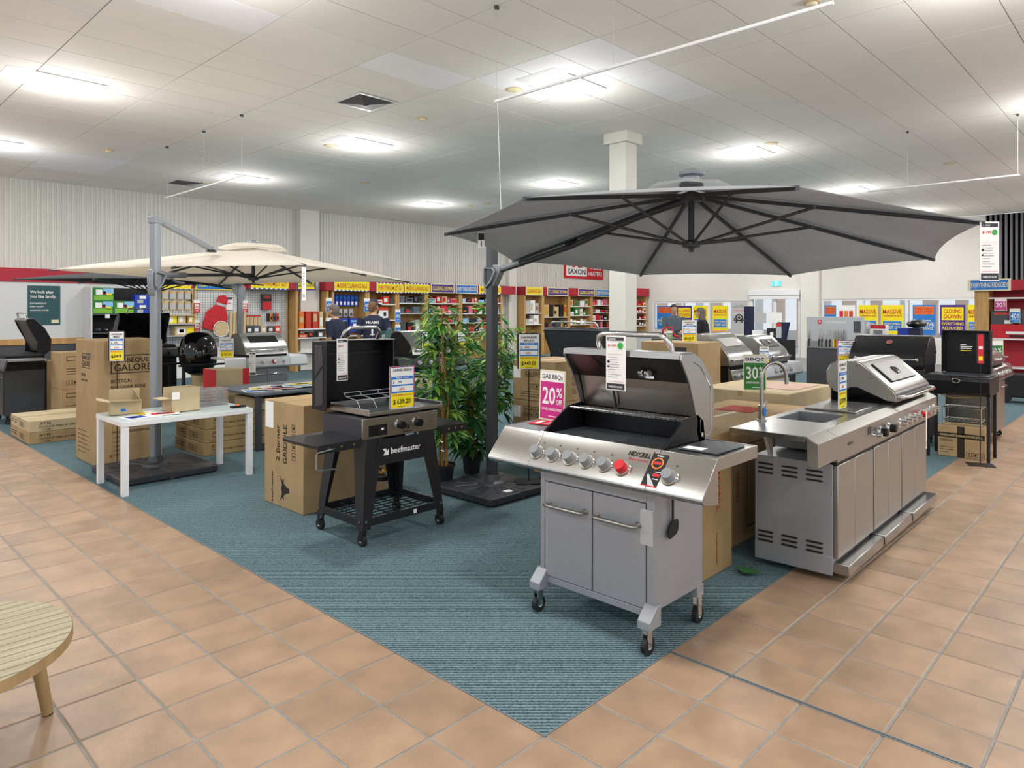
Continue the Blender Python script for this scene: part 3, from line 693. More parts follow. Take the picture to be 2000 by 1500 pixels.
b = MB('ink'); b.T = Matrix.Translation((0, -.2535, 0)); b.text('beefmaster', .055, .735, .014, 0, .09).rect(.045, .755, .07, .785, 0); lines(b, .24, .83, .07, 7, .014, .002, 2); b.build('lettering', t, smooth=False)
b = MB('plate').box(-.27, .37, -.24, .23, .888, .9); b.m('steel').box(-.285, -.27, -.25, .24, .88, .925).box(.37, .385, -.25, .24, .88, .925).box(-.285, .385, .23, .245, .88, .935).box(-.285, .385, -.255, -.24, .88, .905); b.build('cooktop', t, bevel=.003)
MB('black_satin').box(-.22, -.19, -.2, .2, .86, .885).box(.3, .33, -.2, .2, .86, .885).box(-.1, .2, -.24, -.21, .862, .882).build('cooktop_support', t)
rk = MB('grey_light')
for y, z in ((.02, .96), (.16, .975), (.19, 1.0)): rk.tube([(-.20, y, z), (.28, y, z)], .003, 6)
for x in (-.2, -.06, .1, .28): rk.tube([(x, -.03, .9), (x, .02, .96), (x, .16, .975), (x, .19, 1.0)], .003, 6)
rk.build('warming_rack', t)
lid = MB('black_satin').box(-.37, .25, .335, .345, .885, 1.39).box(-.375, -.365, .15, .345, .885, 1.39).box(.245, .255, .18, .345, .885, 1.38).box(-.375, .255, .17, .345, 1.383, 1.393).box(-.37, .25, .3, .345, .885, .9)
l = lid.build('lid', t, bevel=.006)
MB('charcoal').prism([(.19, .93), (.29, .91), (.3, 1.1), (.19, 1.2)], 'x', -.379, -.374).prism([(.19, 1.22), (.3, 1.12), (.3, 1.36), (.2, 1.36)], 'x', -.379, -.374).build('side_emboss', l, bevel=.003)
MB('black_metal').box(-.36, .24, .328, .336, 1.27, 1.30).build('rib', l, bevel=.003)
MB('chrome').tube([(-.19, .24, 1.39), (-.19, .2, 1.45), (-.15, .185, 1.485), (.09, .185, 1.485), (.13, .2, 1.45), (.13, .24, 1.39)], .014, 10).build('handle', l)
for x0, x1 in ((-.70, -.345), (.345, .64)):
    s = MB('black_metal').prism([(x0+.02, -.25), (x1, -.25), (x1, .2), (x0+.02, .2), (x0, .17), (x0, -.22)], 'z', .712, .735).build('side_shelf', t, bevel=.003)
    MB('black_metal').box(x0+.02, x1, -.252, -.24, .675, .735).build('apron', s, bevel=.003)
    for k in range(3): MB('chrome').cyl((x0+.1+(x1-x0-.16)/2*k, -.252, .707), (x0+.1+(x1-x0-.16)/2*k, -.257, .707), .008, n=8).build('bolt', s)
MB('chrome').tube([(-.56, -.262, .70), (-.69, -.27, .69), (-.70, -.272, .68), (-.70, -.272, .585), (-.69, -.27, .578), (-.50, -.262, .56)], .005, 6).build('towel_rail', t)
MB('chrome').tube([(.33, -.29, .63), (.345, -.30, .625), (.36, -.29, .625), (.345, -.28, .63)], .006, 6, True).tube([(.34, -.29, .56), (.355, -.30, .555), (.37, -.29, .555), (.355, -.28, .56)], .006, 6, True).build('bottle_opener', t)
rg = thing('gas_regulator', 'black gas regulator and hose hanging behind the griddle stand', 'regulator', (1.33, 2.9, .2))
MB('black_satin').lathe([(.02, -.02), (.055, -.01), (.055, .02), (.03, .04)], 14, (0, 0, .06)).build('valve', rg); MB('gold').cyl((0, 0, .1), (0, -.02, .13), .012, n=8).build('fitting', rg)
MB('black_satin').tube([(0, -.01, .12), (-.08, 0, .2), (-.2, .0, .32), (-.26, 0, .46)], .007, 6).build('hose', rg); MB('dgrey').cyl((0, 0, .1), (0, 0, .55), .002, n=4).build('chain', rg)
card('white spec tag tied to the open griddle lid handle', (.835, 2.70, 1.1), .06, .095, .31, d_tag('$799', False), 'price_tag', 'tag')
card('striped price card leaning on the two-burner griddle cooktop', (1.10, 2.33, .907), -.08, .21, .305, d_price('2 BURNER GRIDDLE', '', '799', '-20%', '639.20', True))

# ================================================================= CARTONS
def p_boston_front(b, w, h):
    logo_bg(b, .03, h*.73, w*.66, h*.15); b.text('BOSTON', -w*.28, h*.655, h*.03, 0, w*.3, 'l').text('BAR CHAIR BONE', -w*.28, h*.61, h*.024, 0, w*.52, 'l')
    b.text('PRODUCT BIODEGRADABLE', -w*.26, h*.25, h*.018, 0, w*.6, 'l')
    for k in range(5): b.text('- CARTON', -w*.26, h*(.21-.035*k), h*.013, 0, None, 'l')
    b.m('ink_red').rect(-w*.3, h*.06, -w*.27, h*.08, 0)
    b.m('ink'); icons(b, w*.40, h*.70, .05, 1); icons(b, w*.40, h*.62, .05, 1)
def p_boston_side(b, w, h):
    logo_bg(b, .02, h*.77, w*.4, h*.12); b.text('BOSTON', -w*.2, h*.7, h*.025, 0, w*.2, 'l').text('BAR CHAIR', -w*.2, h*.66, h*.02, 0, w*.3, 'l')
    lines(b, -w*.4, h*.25, w*.7, 6, h*.035, .006, 3); b.m('grey').text('24/85', w*.2, h*.86, h*.04, 0, w*.24)
carton('tall brown Boston bar chair carton behind the white table', .21, .86, 6.3, 7.0, 0, 1.30, prints=(('-y', p_boston_front), ('-x', p_boston_side)))
def p_jette(b, w, h):
    b.text('JETTE', -w*.42, h*.62, h*.2, 0, .12, 'l').text('OUTDOOR TABLE 78 X 80CM BONE', -w*.42, h*.36, h*.13, 0, min(.5, w*.6), 'l').text('1 of 2 boxes', -w*.42, h*.14, h*.12, 0, .12, 'l')
def p_jette_s(b, w, h):
    icons(b, w*.0, h*.25, h*.45, 3); lines(b, -w*.45, h*.6, w*.3, 2, h*.2, .008, 2)
for k in range(2):
    carton('flat JETTE table carton at the carpet edge, %s of two' % ('lower' if k == 0 else 'upper'), .02, 1.35, 8.2, 9.15, .142*k, .14, 'cardboard_pale' if k else 'cardboard', prints=(('-y', p_jette), ('-x', p_jette_s)), tape=k == 1)
for k in range(3):
    carton('flat JETTE carton under the dark table, %s of three stacked' % ('lowest', 'middle', 'topmost')[k], 1.18+.01*k, 2.3, 6.0, 6.8, .147*k, .145, 'cardboard2', prints=(('-y', p_jette), ('-x', p_jette_s)), tape=k == 2)
carton('pale flat carton lying on the JETTE stack under the dark table', 1.85, 2.6, 6.05, 6.7, .441, .13, 'cardboard_pale')
def bull(b, x, z, s):
    b.add([(x+s*p[0], 0, z+s*p[1]) for p in ((-.1, 0), (.1, 0), (.17, .3), (.3, .55), (.55, .5), (.4, .65), (.6, .9), (.35, .75), (.2, .7), (0, .78), (-.2, .7), (-.35, .75), (-.6, .9), (-.4, .65), (-.55, .5), (-.3, .55), (-.17, .3))], [tuple(range(17))])
def p_griddle(b, w, h):
    b.T = b.T @ Matrix.Translation((0, 0, h/2)) @ Matrix.Rotation(-PI/2, 4, 'Y')
    # rotated print: local x runs up the box
    b.text('2 Burner', .09, .06, .055, 0, .3).text('GRIDDLE', .09, -.06, .06, 0, .32).text('beefmaster', -.28, .17, .03, 0, .26); icons(b, -.02, -.2, .06, 4); bull(b, -.28, -.1, .17)
    b.m('paper').rect(.2, .16, .42, .3, -.0004); b.m('dgrey'); lines(b, .23, .27, .16, 6, .018, .006, 2)
carton('brown two-burner griddle carton with bull head behind the griddle', .82, 1.62, 3.23, 3.87, 0, .865, prints=(('-x', p_griddle),))
def p_bg(b, w, h):
    logo_bg(b, -w*.02, h*.60, w*.42, h*.26); icons(b, -w*.08, h*.30, h*.13, 4); lines(b, -w*.3, h*.22, w*.6, 3, h*.06, .005, 3); b.m('paper').rect(-w*.48, h*.55, -w*.3, h*.85, -.0004); b.m('dgrey'); lines(b, -w*.46, h*.76, w*.13, 4, h*.05, .006, 4)
def p_bg2(b, w, h):
    b.text('1 BURNER', -w*.1, h*.52, h*.1, 0, w*.4, 'l').text('GRIDDLE', -w*.1, h*.38, h*.1, 0, w*.4, 'l'); icons(b, -w*.1, h*.18, h*.12, 4)
for k, (z, hh) in enumerate(((0, .285), (.287, .4), (.689, .41))):
    carton('brown Barbeques carton behind the pink sale sign, %s of three stacked' % ('lowest', 'middle', 'topmost')[k], 3.28, 3.95, 2.72, 3.3, z, hh, 'cardboard', prints=(('-x', p_bg), ('-y', p_bg2)), tape=k == 2)
def p_gas(b, w, h):
    b.T = b.T @ Matrix.Translation((w*.2, 0, h*.62)) @ Matrix.Rotation(PI/2, 4, 'Y')
    b.m('ink_red').text('GAS GRILL', 0, 0, .05, 0, .3); b.m('ink').text('WITH KING', 0, -.07, .03, 0, .2); b.m('ink_red').text('rangemaster', .38, .0, .02, 0, .2)
carton('tall brown gas grill carton close behind the silver gas barbecue', 1.45, 2.15, .30, .95, 0, .86, 'cardboard2', prints=(('-y', p_gas),))
def p_flat(b, w, h):
    outline(b, -w*.3, h*.12, w*.2, h*.85, .006); b.T = b.T @ Matrix.Translation((-w*.4, 0, h*.5)) @ Matrix.Rotation(PI/2, 4, 'Y'); b.m('ink_red').text('ORIGINALS', 0, 0, .04, 0, .2)
carton('large brown carton with red corner tape behind the sink', 2.35, 4.0, .45, 1.22, .0, .80, 'cardboard', prints=(('-y', p_flat), ('-x', p_flat)))
tag(MB('ink_red').box(3.3, 3.62, .72, 1.02, .802, .804).build('red_sheet', smooth=False), 'dark red card sheet lying on the large carton', 'sheet')
carton('pale flat-topped carton beside the big carton behind the sink', 4.05, 5.15, .72, 1.6, 0, .88, 'cardboard_pale')
tag(MB('pink_pale').box(4.4, 5.0, 0.80, 1.2, .882, .884).build('pink_sheet', smooth=False), 'faded pink card sheet on top of the pale carton', 'sheet')
def p_crown(b, w, h):
    b.m('dark_print').rect(.08, h*.45, .22, h*.96, 0); b.m('tan').tube([(.11, -.001, h*.72), (.13, -.001, h*.85), (.15, -.001, h*.87), (.17, -.001, h*.85), (.19, -.001, h*.72)], .006, 4); b.m('ink'); icons(b, -w*.45, h*.85, .05, 1); icons(b, w*.35, h*.75, .06, 1); icons(b, w*.35, h*.65, .06, 1)
carton('tall brown carton with black emblem band behind the raised hood', 4.8, 5.3, 1.99, 2.72, 0, 1.26, 'cardboard', prints=(('-x', p_crown),))
for k in range(2):
    carton('strapped brown carton beside the far left barbecue, %s of two' % ('lower' if k == 0 else 'upper'), .64, 1.4, 9.4, 9.95, .511*k, .51, 'cardboard', prints=(('-y', lambda b, w, h: (outline(b, -w*.42, h*.78, -w*.2, h*.9, .008), lines(b, -w*.42, h*.55, w*.4, 3, h*.07, .008, 2), icons(b, -w*.42, h*.12, .06, 4), b.m('black').rect(-w*.12, 0, -w*.10, h, -.0008))),), tape=k == 1)
carton('brown carton printed with red characters behind the far left barbecue', .66, 1.2, 10.25, 10.75, 0, .85, 'cardboard', prints=(('-y', lambda b, w, h: (b.m('ink_red').rect(-w*.4, h*.25, -w*.2, h*.33, 0).rect(-w*.4, h*.38, -w*.2, h*.46, 0).rect(-w*.4, h*.5, -w*.2, h*.58, 0))),))
def p_red(b, w, h): b.m('red').rect(-w*.5, h*.3, w*.5, h, 0)
carton('red and brown carton standing before the black kettle barbecue', 1.9, 2.35, 7.35, 7.75, 0, .83, 'cardboard_pale', prints=(('-x', p_red), ('-y', lambda b, w, h: b.m('red').rect(w*.3, h*.7, w*.5, h, 0))))

# ================================================================= WHITE GLASS TABLE
t = thing('side_table', 'white metal table with pale glass top at the carpet edge', 'table', (.6, 5.2, 0))
for x in (-.56, .56):
    for y in (-.335, .335): MB('white_gloss').box(x-.027, x+.027, y-.027, y+.027, 0, .605).build('leg', t, bevel=.003)
b = MB('white_gloss').box(-.59, .59, -.365, -.31, .605, .648).box(-.59, .59, .31, .365, .605, .648).box(-.59, -.535, -.31, .31, .605, .648).box(.535, .59, -.31, .31, .605, .648); b.build('frame', t, bevel=.003)
MB('glass_top').box(-.588, .588, -.363, .363, .648, .655).build('glass_top', t, bevel=.002)
def open_box(label, x, y, z, w, d, h, rz, m='cardboard_pale', flaps=((1, .9), (1, .6), (1, .5), (1, 1.1)), marks=None):
    t = thing('open_carton', label, 'box', (x, y, z), rz)
    b = MB(m); e = .004; b.box(-w/2, w/2, -d/2, d/2, 0, e).box(-w/2, w/2, -d/2, -d/2+e, 0, h).box(-w/2, w/2, d/2-e, d/2, 0, h).box(-w/2, -w/2+e, -d/2, d/2, 0, h).box(w/2-e, w/2, -d/2, d/2, 0, h); b.build('body', t, smooth=False)
    fl4 = ((0, -d/2, w, 0), (w/2, 0, d, PI/2), (0, d/2, w, PI), (-w/2, 0, d, -PI/2))
    for (fx, fy, fw, fr), (on, a) in zip(fl4, flaps):
        if not on: continue
        b = MB(m); b.T = Matrix.Translation((fx, fy, h)) @ Matrix.Rotation(fr, 4, 'Z') @ Matrix.Rotation(a, 4, 'X'); b.box(-fw/2+.004, fw/2-.004, -.001, .003, 0, min(w, d)*.48); b.build('flap', t, smooth=False)
    if marks:
        b = MB('paper'); marks(b, w, d, h); b.build('label_sticker', t, smooth=False)
    return t
open_box('small open carton with splayed flaps and blue tape on the white table', .19, 5.34, .6595, .26, .22, .115, -.25, flaps=((1, 1.35), (1, -.5), (1, -.2), (1, 1.3)), marks=lambda b, w, d, h: b.m('blue').rect(-.04, .03, 0, .055, -d/2-.001))
open_box('small open carton with label and torn edge beside the parasol pole', .62, 5.14, .6605, .27, .2, .13, .05, flaps=((1, .05), (1, -.25), (1, -.1), (1, 1.6)), marks=lambda b, w, d, h: b.m('paper').rect(-.13, h-.01, -.06, h+.07, -d/2-.004))
def paper(label, x, y, z, w, d, rz, cols, name='sale_card'):
    b = MB('paper').box(-w/2, w/2, -d/2, d/2, 0, .0025)
    for (m, x0, y0, x1, y1) in cols: b.m(m).box(x0*w, x1*w, y0*d, y1*d, .0026, .003)
    o = b.build(name, smooth=False); o.location = (x, y, z); o.rotation_euler = (0, 0, rz); return tag(o, label, 'card', 'sale cards lying on the tables')
paper('white card with blue numerals lying at the white table corner', .22, 5.02, .656, .3, .21, .12, (('blue_deep', -.4, -.35, .1, .3), ('paper', -.3, -.2, -.1, .15)))
paper('white card with red print lying on the white table', .42, 5.05, .66, .28, .2, -.3, (('red', -.35, -.3, .35, .25), ('paper', -.2, -.1, .2, .1)))
paper('yellow and white card under the open carton on the table', .33, 5.22, .656, .26, .18, .4, (('yellow', -.45, -.4, .1, .4),))
ac = thing('acrylic_holder_stack', 'stack of clear acrylic sign holders on the white table', 'sign holders', (.98, 5.33, .655), .1)
for k in range(6): MB('acrylic').box(-.14+.008*(k % 3), .13+.006*(k % 2), -.1, .1, .03*k+.002, .03*k+.024).build('holder', ac, bevel=.002)
tp = thing('tape_dispenser', 'black marker tin with orange cap on the white table', 'stationery', (1.1, 4.98, .655)); MB('black_satin').box(-.07, .07, -.03, .03, 0, .018).build('tray', tp, bevel=.003); MB('orange').cyl((-.02, -.01, .018), (.01, -.01, .026), .01, n=8).build('cap', tp)
# dark table behind
t = thing('display_table', 'dark grey table heaped with sale cards behind the white table', 'table', (2.42, 6.4, 0))
MB('slate').box(-.72, .72, -.56, .56, .63, .66).build('table_top', t, bevel=.004)
for x in (-.66, .66):
    for y in (-.51, .51): MB('enamel').box(x-.03, x+.03, y-.03, y+.03, 0, .63).build('leg', t, bevel=.003)
MB('enamel').box(-.66, .66, .49, .53, .02, .06).box(-.66, .66, -.53, -.49, 0.02, .08).build('stretcher', t)
q = random.Random(4)
for k, (m, lab) in enumerate((('blue', 'blue edged sale card in the heap on the dark table'), ('yellow', 'yellow sale card in the heap on the dark table'), ('red', 'red printed sale card in the heap on the dark table'), ('purple', 'purple edged sale card in the heap on the dark table'), ('sky', 'pale blue sale card in the heap on the dark table'), ('yellow', 'yellow striped card at the dark table edge'))):
    paper(lab, 1.93+.125*k, 6.15+.1*(k % 2), .661+.005*k, .42, .3, q.uniform(-.5, .5), ((m, -.45, -.4, .3, .2), ('paper', -.3, -.2, .1, .05)))
paper('stack of white cards lying on the dark table', 2.15, 6.45, .662, .35, .26, .3, ())
open_box('pair of open pale cartons on the dark table beside the 40% sign', 2.97, 6.12, .663, .3, .24, .15, .1, flaps=((1, -.1), (1, .2), (1, .0), (1, 1.5)))
card('blue 40% off card standing on the dark table', (2.68, 5.95, .661), -.5, .13, .33, d_pct('40', 'blue'))

# ================================================================= SLATTED COFFEE TABLE (near left)
t = thing('slatted_coffee_table', 'round pale wooden coffee table with slatted top at the aisle', 'table', (-1.67, 1.43, 0))
R = .445; a = math.radians(18)
for k in range(-8, 9):
    y0, y1 = max(k*.052-.0235, -R+.004), min(k*.052+.0235, R-.004)
    if y1-y0 < .008: continue
    b = MB('acacia'); pts = []
    for s in range(5): y = y0+(y1-y0)*s/4; pts.append((math.sqrt(R*R-y*y), y))
    for s in range(5): y = y1+(y0-y1)*s/4; pts.append((-math.sqrt(R*R-y*y), y))
    b.prism(pts, 'z', .398, .418).build('slat', t, smooth=False)
b = MB('acacia_leg'); P = []
n = 48; v = []; f = []
for k in range(n):
    g = 2*PI*k/n; c, s = math.cos(g), math.sin(g)
    v += [((R+.003)*c, (R+.003)*s, .380), ((R+.003)*c, (R+.003)*s, .4165), ((R-.02)*c, (R-.02)*s, .397), ((R-.02)*c, (R-.02)*s, .380)]
for k in range(n):
    o = 4*k; q = 4*((k+1) % n); f += [(o+i, o+(i+1) % 4, q+(i+1) % 4, q+i) for i in range(4)]
b.add(v, f).build('rim', t)
for k in range(3):
    g = .25+2*PI*k/3; c, s = math.cos(g), math.sin(g)
    MB('acacia_leg').cyl((.41*c, .41*s, .006), (.345*c, .345*s, .39), .021, .028, n=16).build('leg', t); MB('black_matte').cyl((.41*c, .41*s, 0), (.41*c, .41*s, .007), .019, n=12).build('foot_pad', t)
b = MB('acacia_leg')
for k in range(3):
    g = .25+2*PI*k/3; b.t((0, 0, 0), g); b.prism([(0, .33), (.3, .33), (.34, .398), (0, .398)], 'y', -.015, .015)
b.build('crossbar', t)

# ================================================================= PARASOLS
def parasol(label, pole, centre, R, yaw, n, zr, za, tilt, cm, zp, style, ribm='umb_dark', half=.46, polem='umb_metal', base=True, solar=False):
    px, py = pole; cx, cy = centre
    t = thing('cantilever_parasol', label, 'parasol', (px, py, 0))
    dx, dy = cx-px, cy-py; gx, gy = tilt
    def pt(r, a, lift=0):
        x, y = r*math.cos(a), r*math.sin(a); k = 1-r/R
        return Vector((dx+x, dy+y, zr+(za-zr)*k+gx*x+gy*y+lift))
    step = 2*PI/n
    for k in range(n):
        a0, a1 = yaw+step*k, yaw+step*(k+1); v = []; nr = 6; nc = 7
        for i in range(nr):
            for j in range(nc):
                u = j/(nc-1); r = R*(.06+.94*i/(nr-1)); p = pt(r, a0).lerp(pt(r, a1), u)
                sag = 4*u*(1-u)*(i/(nr-1)); p.z += sag*.012
                if i == nr-1:
                    cc = Vector((dx, dy, p.z)); p = p+(cc-p)*(.03*4*u*(1-u)); p.z -= .012
                v.append(tuple(p))
        b = MB(cm).add(v, [(i*nc+j, i*nc+j+1, (i+1)*nc+j+1, (i+1)*nc+j) for i in range(nr-1) for j in range(nc-1)])
        o = b.build('canopy_panel', t); md = o.modifiers.new('s', 'SOLIDIFY'); md.thickness = .004; md.offset = 1
    rk = n if n > 4 else 8
    zl = za-.40
    for k in range(rk):
        a = yaw+2*PI*k/rk; rr = R if n > 4 or k % 2 == 0 else R*math.cos(PI/4)
        p0 = pt(.06*R, a, -.035); p1 = pt(R, a, -.02) if (n > 4 or k % 2 == 0) else pt(R, a-PI/4, -.02).lerp(pt(R, a+PI/4, -.02), .5)
        d = (p1-p0).normalized(); side = d.cross(Vector((0, 0, 1))).normalized()
        q = MB(ribm); h = .012; w = .009; v = []
        for p in (p0, p1):
            for s1, s2 in ((-1, -1), (1, -1), (1, 1), (-1, 1)): v.append(tuple(p+side*(w*s1)+Vector((0, 0, h*s2))))
        q.add(v, [(0, 1, 2, 3), (4, 5, 6, 7)]+[(i, (i+1) % 4, 4+(i+1) % 4, 4+i) for i in range(4)])
        rb = q.build('rib', t, smooth=False)
        m = p0.lerp(p1, .46); hub = Vector((dx+.05*math.cos(a), dy+.05*math.sin(a), zl+.02))
        MB(ribm).cyl(hub, m, .010, n=6).build('strut', rb); MB('chrome').cyl(m+side*.012, m-side*.012, .005, n=6).build('pin', rb)
    MB(ribm).cyl((dx, dy, zl), (dx, dy, za-.02), .022, n=12).build('centre_post', t)
    MB(ribm).lathe([(.015, -.04), (.02, -.015), (.06, -.005), (.065, .03), (.03, .045)], 16, (dx, dy, zl)).build('lower_hub', t)
    MB(ribm).lathe([(.03, -.09), (.075, -.08), (.08, -.03), (.03, -.01)], 16, (dx, dy, za)).build('upper_hub', t)
    # vent cap and finial
    v = []; m2 = 10
    for r, z in ((.02, .035), (R*.16, .02), (R*.20, -.012)):
        for k in range(n*2): a = yaw+PI*k/n; v.append(tuple(Vector((dx+r*math.cos(a), dy+r*math.sin(a), za+z+gx*r*math.cos(a)+gy*r*math.sin(a)+(.012 if k % 2 and r > .1 else 0)-(0 if r < .1 else (za-zr)*r/R*.55)+.02))))
    k2 = n*2; MB(cm).add(v, [(i*k2+j, i*k2+(j+1) % k2, (i+1)*k2+(j+1) % k2, (i+1)*k2+j) for i in range(2) for j in range(k2)]+[tuple(range(k2))]).build('vent_cap', t)
    if solar: MB('paper').box(-.12, -.03, -.31, -.25, .0705, .072).build('label_sticker', t, smooth=False)
    if solar: MB('umb_metal').lathe([(.085, .03), (.08, .06), (.055, .075), (.055, .095), (.09, .105), (.095, .125), (.07, .135), (.02, .137)], 20, (dx, dy, za)).m('black_gloss').lathe([(.0, .1375), (.06, .1375), (.06, .139), (0, .139)], 20, (dx, dy, za)).build('finial', t)
    else: MB('umb_metal').ball((dx, dy, za+.06), .055, .055, .03).build('finial', t)
    u = Vector((dx, dy, 0)).normalized(); ang = math.atan2(u.y, u.x)
    # mast
    b = MB(polem); b.t((0, 0, 0), ang); b.prism([(-.045, -.03), (-.03, -.042), (.03, -.042), (.045, -.03), (.045, .03), (.03, .042), (-.03, .042), (-.045, .03)], 'z', .07, zp); b.build('mast', t, bevel=.003)
    zj = 1.93
    j = MB('umb_metal'); j.t((0, 0, zj), ang); j.prism([(-.07, -.14), (-.05, -.17), (.0, -.16), (.06, -.08), (.12, .02), (.13, .07), (.07, .09), (-.06, .09), (-.085, .05)], 'y', -.034, .034); jo = j.build('joint_housing', t, bevel=.006)
    q = MB('umb_metal'); q.t((0, 0, zj), ang); q.tube([(-.05, -.045, .06), (-.055, -.05, -.06), (-.03, -.05, -.11), (.03, -.05, -.06), (.08, -.05, .03), (.05, -.048, .055)], .011, 8, True); q.build('crank_handle', jo)
    a0 = u*.10+Vector((0, 0, zj+.04)); 
    if style == 'curve':
        e = Vector((dx, dy, za-.06)); e2 = a0.lerp(e, .42)+Vector((0, 0, -.02))
        MB(ribm).tube([a0, a0.lerp(e, .12)+Vector((0, 0, -.01)), e2, a0.lerp(e, .75)+Vector((0, 0, .01)), e], .024, 10).build('arm', t)
        MB('umb_metal').tube([a0-u*.06, a0+u*.06+Vector((0, 0, .02)), a0.lerp(e, .13)], .03, 10).build('arm_sleeve', t); MB('black_satin').cyl(a0.lerp(e, .40), a0.lerp(e, .45), .03, n=10).build('arm_clamp', t)
    else:
        e = Vector((dx, dy, zl+.06)); s1 = a0.lerp(e, .22)
        MB('umb_metal').tube([a0-u*.05, s1], .028, 8).build('arm_sleeve', t); MB(ribm).tube([s1, a0.lerp(e, .99)], .018, 8).build('arm', t)
        MB('umb_metal').tube([a0+u*.08, a0+u*.2+Vector((0, 0, -.06)), a0+u*.32+Vector((0, 0, -.07))], .014, 8).build('tilt_lever', t)
        # upper stay from mast head to canopy
        b = MB('umb_metal'); b.t((0, 0, zp), ang); b.prism([(-.055, -.04), (.05, -.04), (.09, -.03), (.1, .0), (.07, .02), (-.055, .025)], 'y', -.045, .045).build('mast_head', t, bevel=.006)
        k = .52; r = math.hypot(dx, dy)*(1-k); aa = math.atan2(-dy, -dx); end = pt(r, aa, .03)
        s = MB('umb_metal'); p0 = Vector((0, 0, zp-.005))+u*.06; d = (end-p0).normalized(); sd = d.cross(Vector((0, 0, 1))).normalized(); up = sd.cross(d)
        v = []
        for p in (p0, end):
            for x1, x2 in ((-1, -1), (1, -1), (1, 1), (-1, 1)): v.append(tuple(p+sd*(.022*x1)+up*(.028*x2)))
        s.add(v, [(0, 1, 2, 3), (4, 5, 6, 7)]+[(i, (i+1) % 4, 4+(i+1) % 4, 4+i) for i in range(4)]); s.build('upper_stay', t, bevel=.003)
        MB('umb_dark').lathe([(.05, 0), (.06, .01), (.04, .03)], 12, tuple(end-Vector((0, 0, .035)))).build('stay_foot', t)
    if base:
        for sx in (-1, 1):
            for sy in (-1, 1):
                g = .008; x0, x1 = sorted((sx*g, sx*half)); y0, y1 = sorted((sy*g, sy*half)); c = .03
                o1 = (sx*half, sy*half); pts = [(sx*g, sy*g), (sx*half, sy*g), (sx*half, sy*(half-c)), (sx*(half-c), sy*half), (sx*g, sy*half)]
                sl = MB('charcoal').prism(pts, 'z', .012, .07).build('base_slab', t, bevel=.008)
                for k in range(3):
                    a = PI/4*(k+.5)*1.0/1.0*.6+.25; p = [(sx*half*r*math.cos(a)*1.0, sy*half*r*math.sin(a), .071) for r in (.3, .5, .7, .9)]
                    MB('umb_dark').tube(p, .006, 5).build('base_groove', sl)
        MB('umb_dark').box(-half, half, -.02, .02, .0, .075).box(-.02, .02, -half, half, .0, .075).build('base_cross', t, bevel=.003)
        MB('umb_dark').lathe([(.13, .07), (.12, .095), (.075, .11), (.06, .16), (.06, .07)], 20).build('mast_socket', t)
    return t
parasol('large grey octagonal cantilever parasol over the gas barbecues', (2.36, 2.68), (2.449, .755), 1.75, -PI/2, 8, 2.085, 2.47, (-.0816, -.0117), 'canopy_grey', 2.2, 'curve', half=.38, polem='enamel', solar=True)
parasol('cream square cantilever parasol over the white table', (.56, 5.64), (1.997, 6.5), 2.1, -.222, 4, 2.043, 2.39, (-.0116, -.0125), 'canopy_cream', 2.52, 'stay', half=.45)
parasol('dark grey square cantilever parasol behind the cream parasol', (3.15, 9.35), (1.95, 9.85), 1.75, -.15, 4, 2.06, 2.27, (0, 0), 'canopy_dark', 2.1, 'curve', base=False, polem='grey_paint')
card('small black and white care label hanging under the grey parasol edge', (1.318, 1.727, 2.045), -.807, .045, .11, lambda b, w, h: (b.m('black').rect(-w*.45, h*.5, w*.45, h*.95, 0), b.m('dgrey').rect(-w*.1, h*.1, w*.1, h*.45, 0)), 'care_label', 'label')
card('long white spec tag hanging from the grey parasol tip', (2.47, -1.01, 1.775), -.807, .104, .32, d_tag('$1499'), 'price_tag', 'tag')
card('slim white tag hanging from the cream parasol edge', (1.53, 4.47, 1.71), -.8, .042, .33, lambda b, w, h: (b.m('lgrey').rect(-w*.3, h*.1, w*.3, h*.2, 0), lines(b.m('grey'), -w*.3, h*.8, w*.6, 6, h*.08, .006, 2)), 'hang_tag', 'tag')
stand_sign('black framed cantilever price sign on a thin stand by the Boston carton', .36, 6.14, 0, 1.395, .135, .30, d_price('CANTILEVER', 'UMBRELLA', '699', '50%', '349'), -.6)
stand_sign('black framed $449.50 price sign on a thin stand by the grey mast', 2.62, 2.47, .075, 1.40, .185, .31, d_price('CANTILEVER', 'RELAX', '899', '50%', '449.50'), -.72)

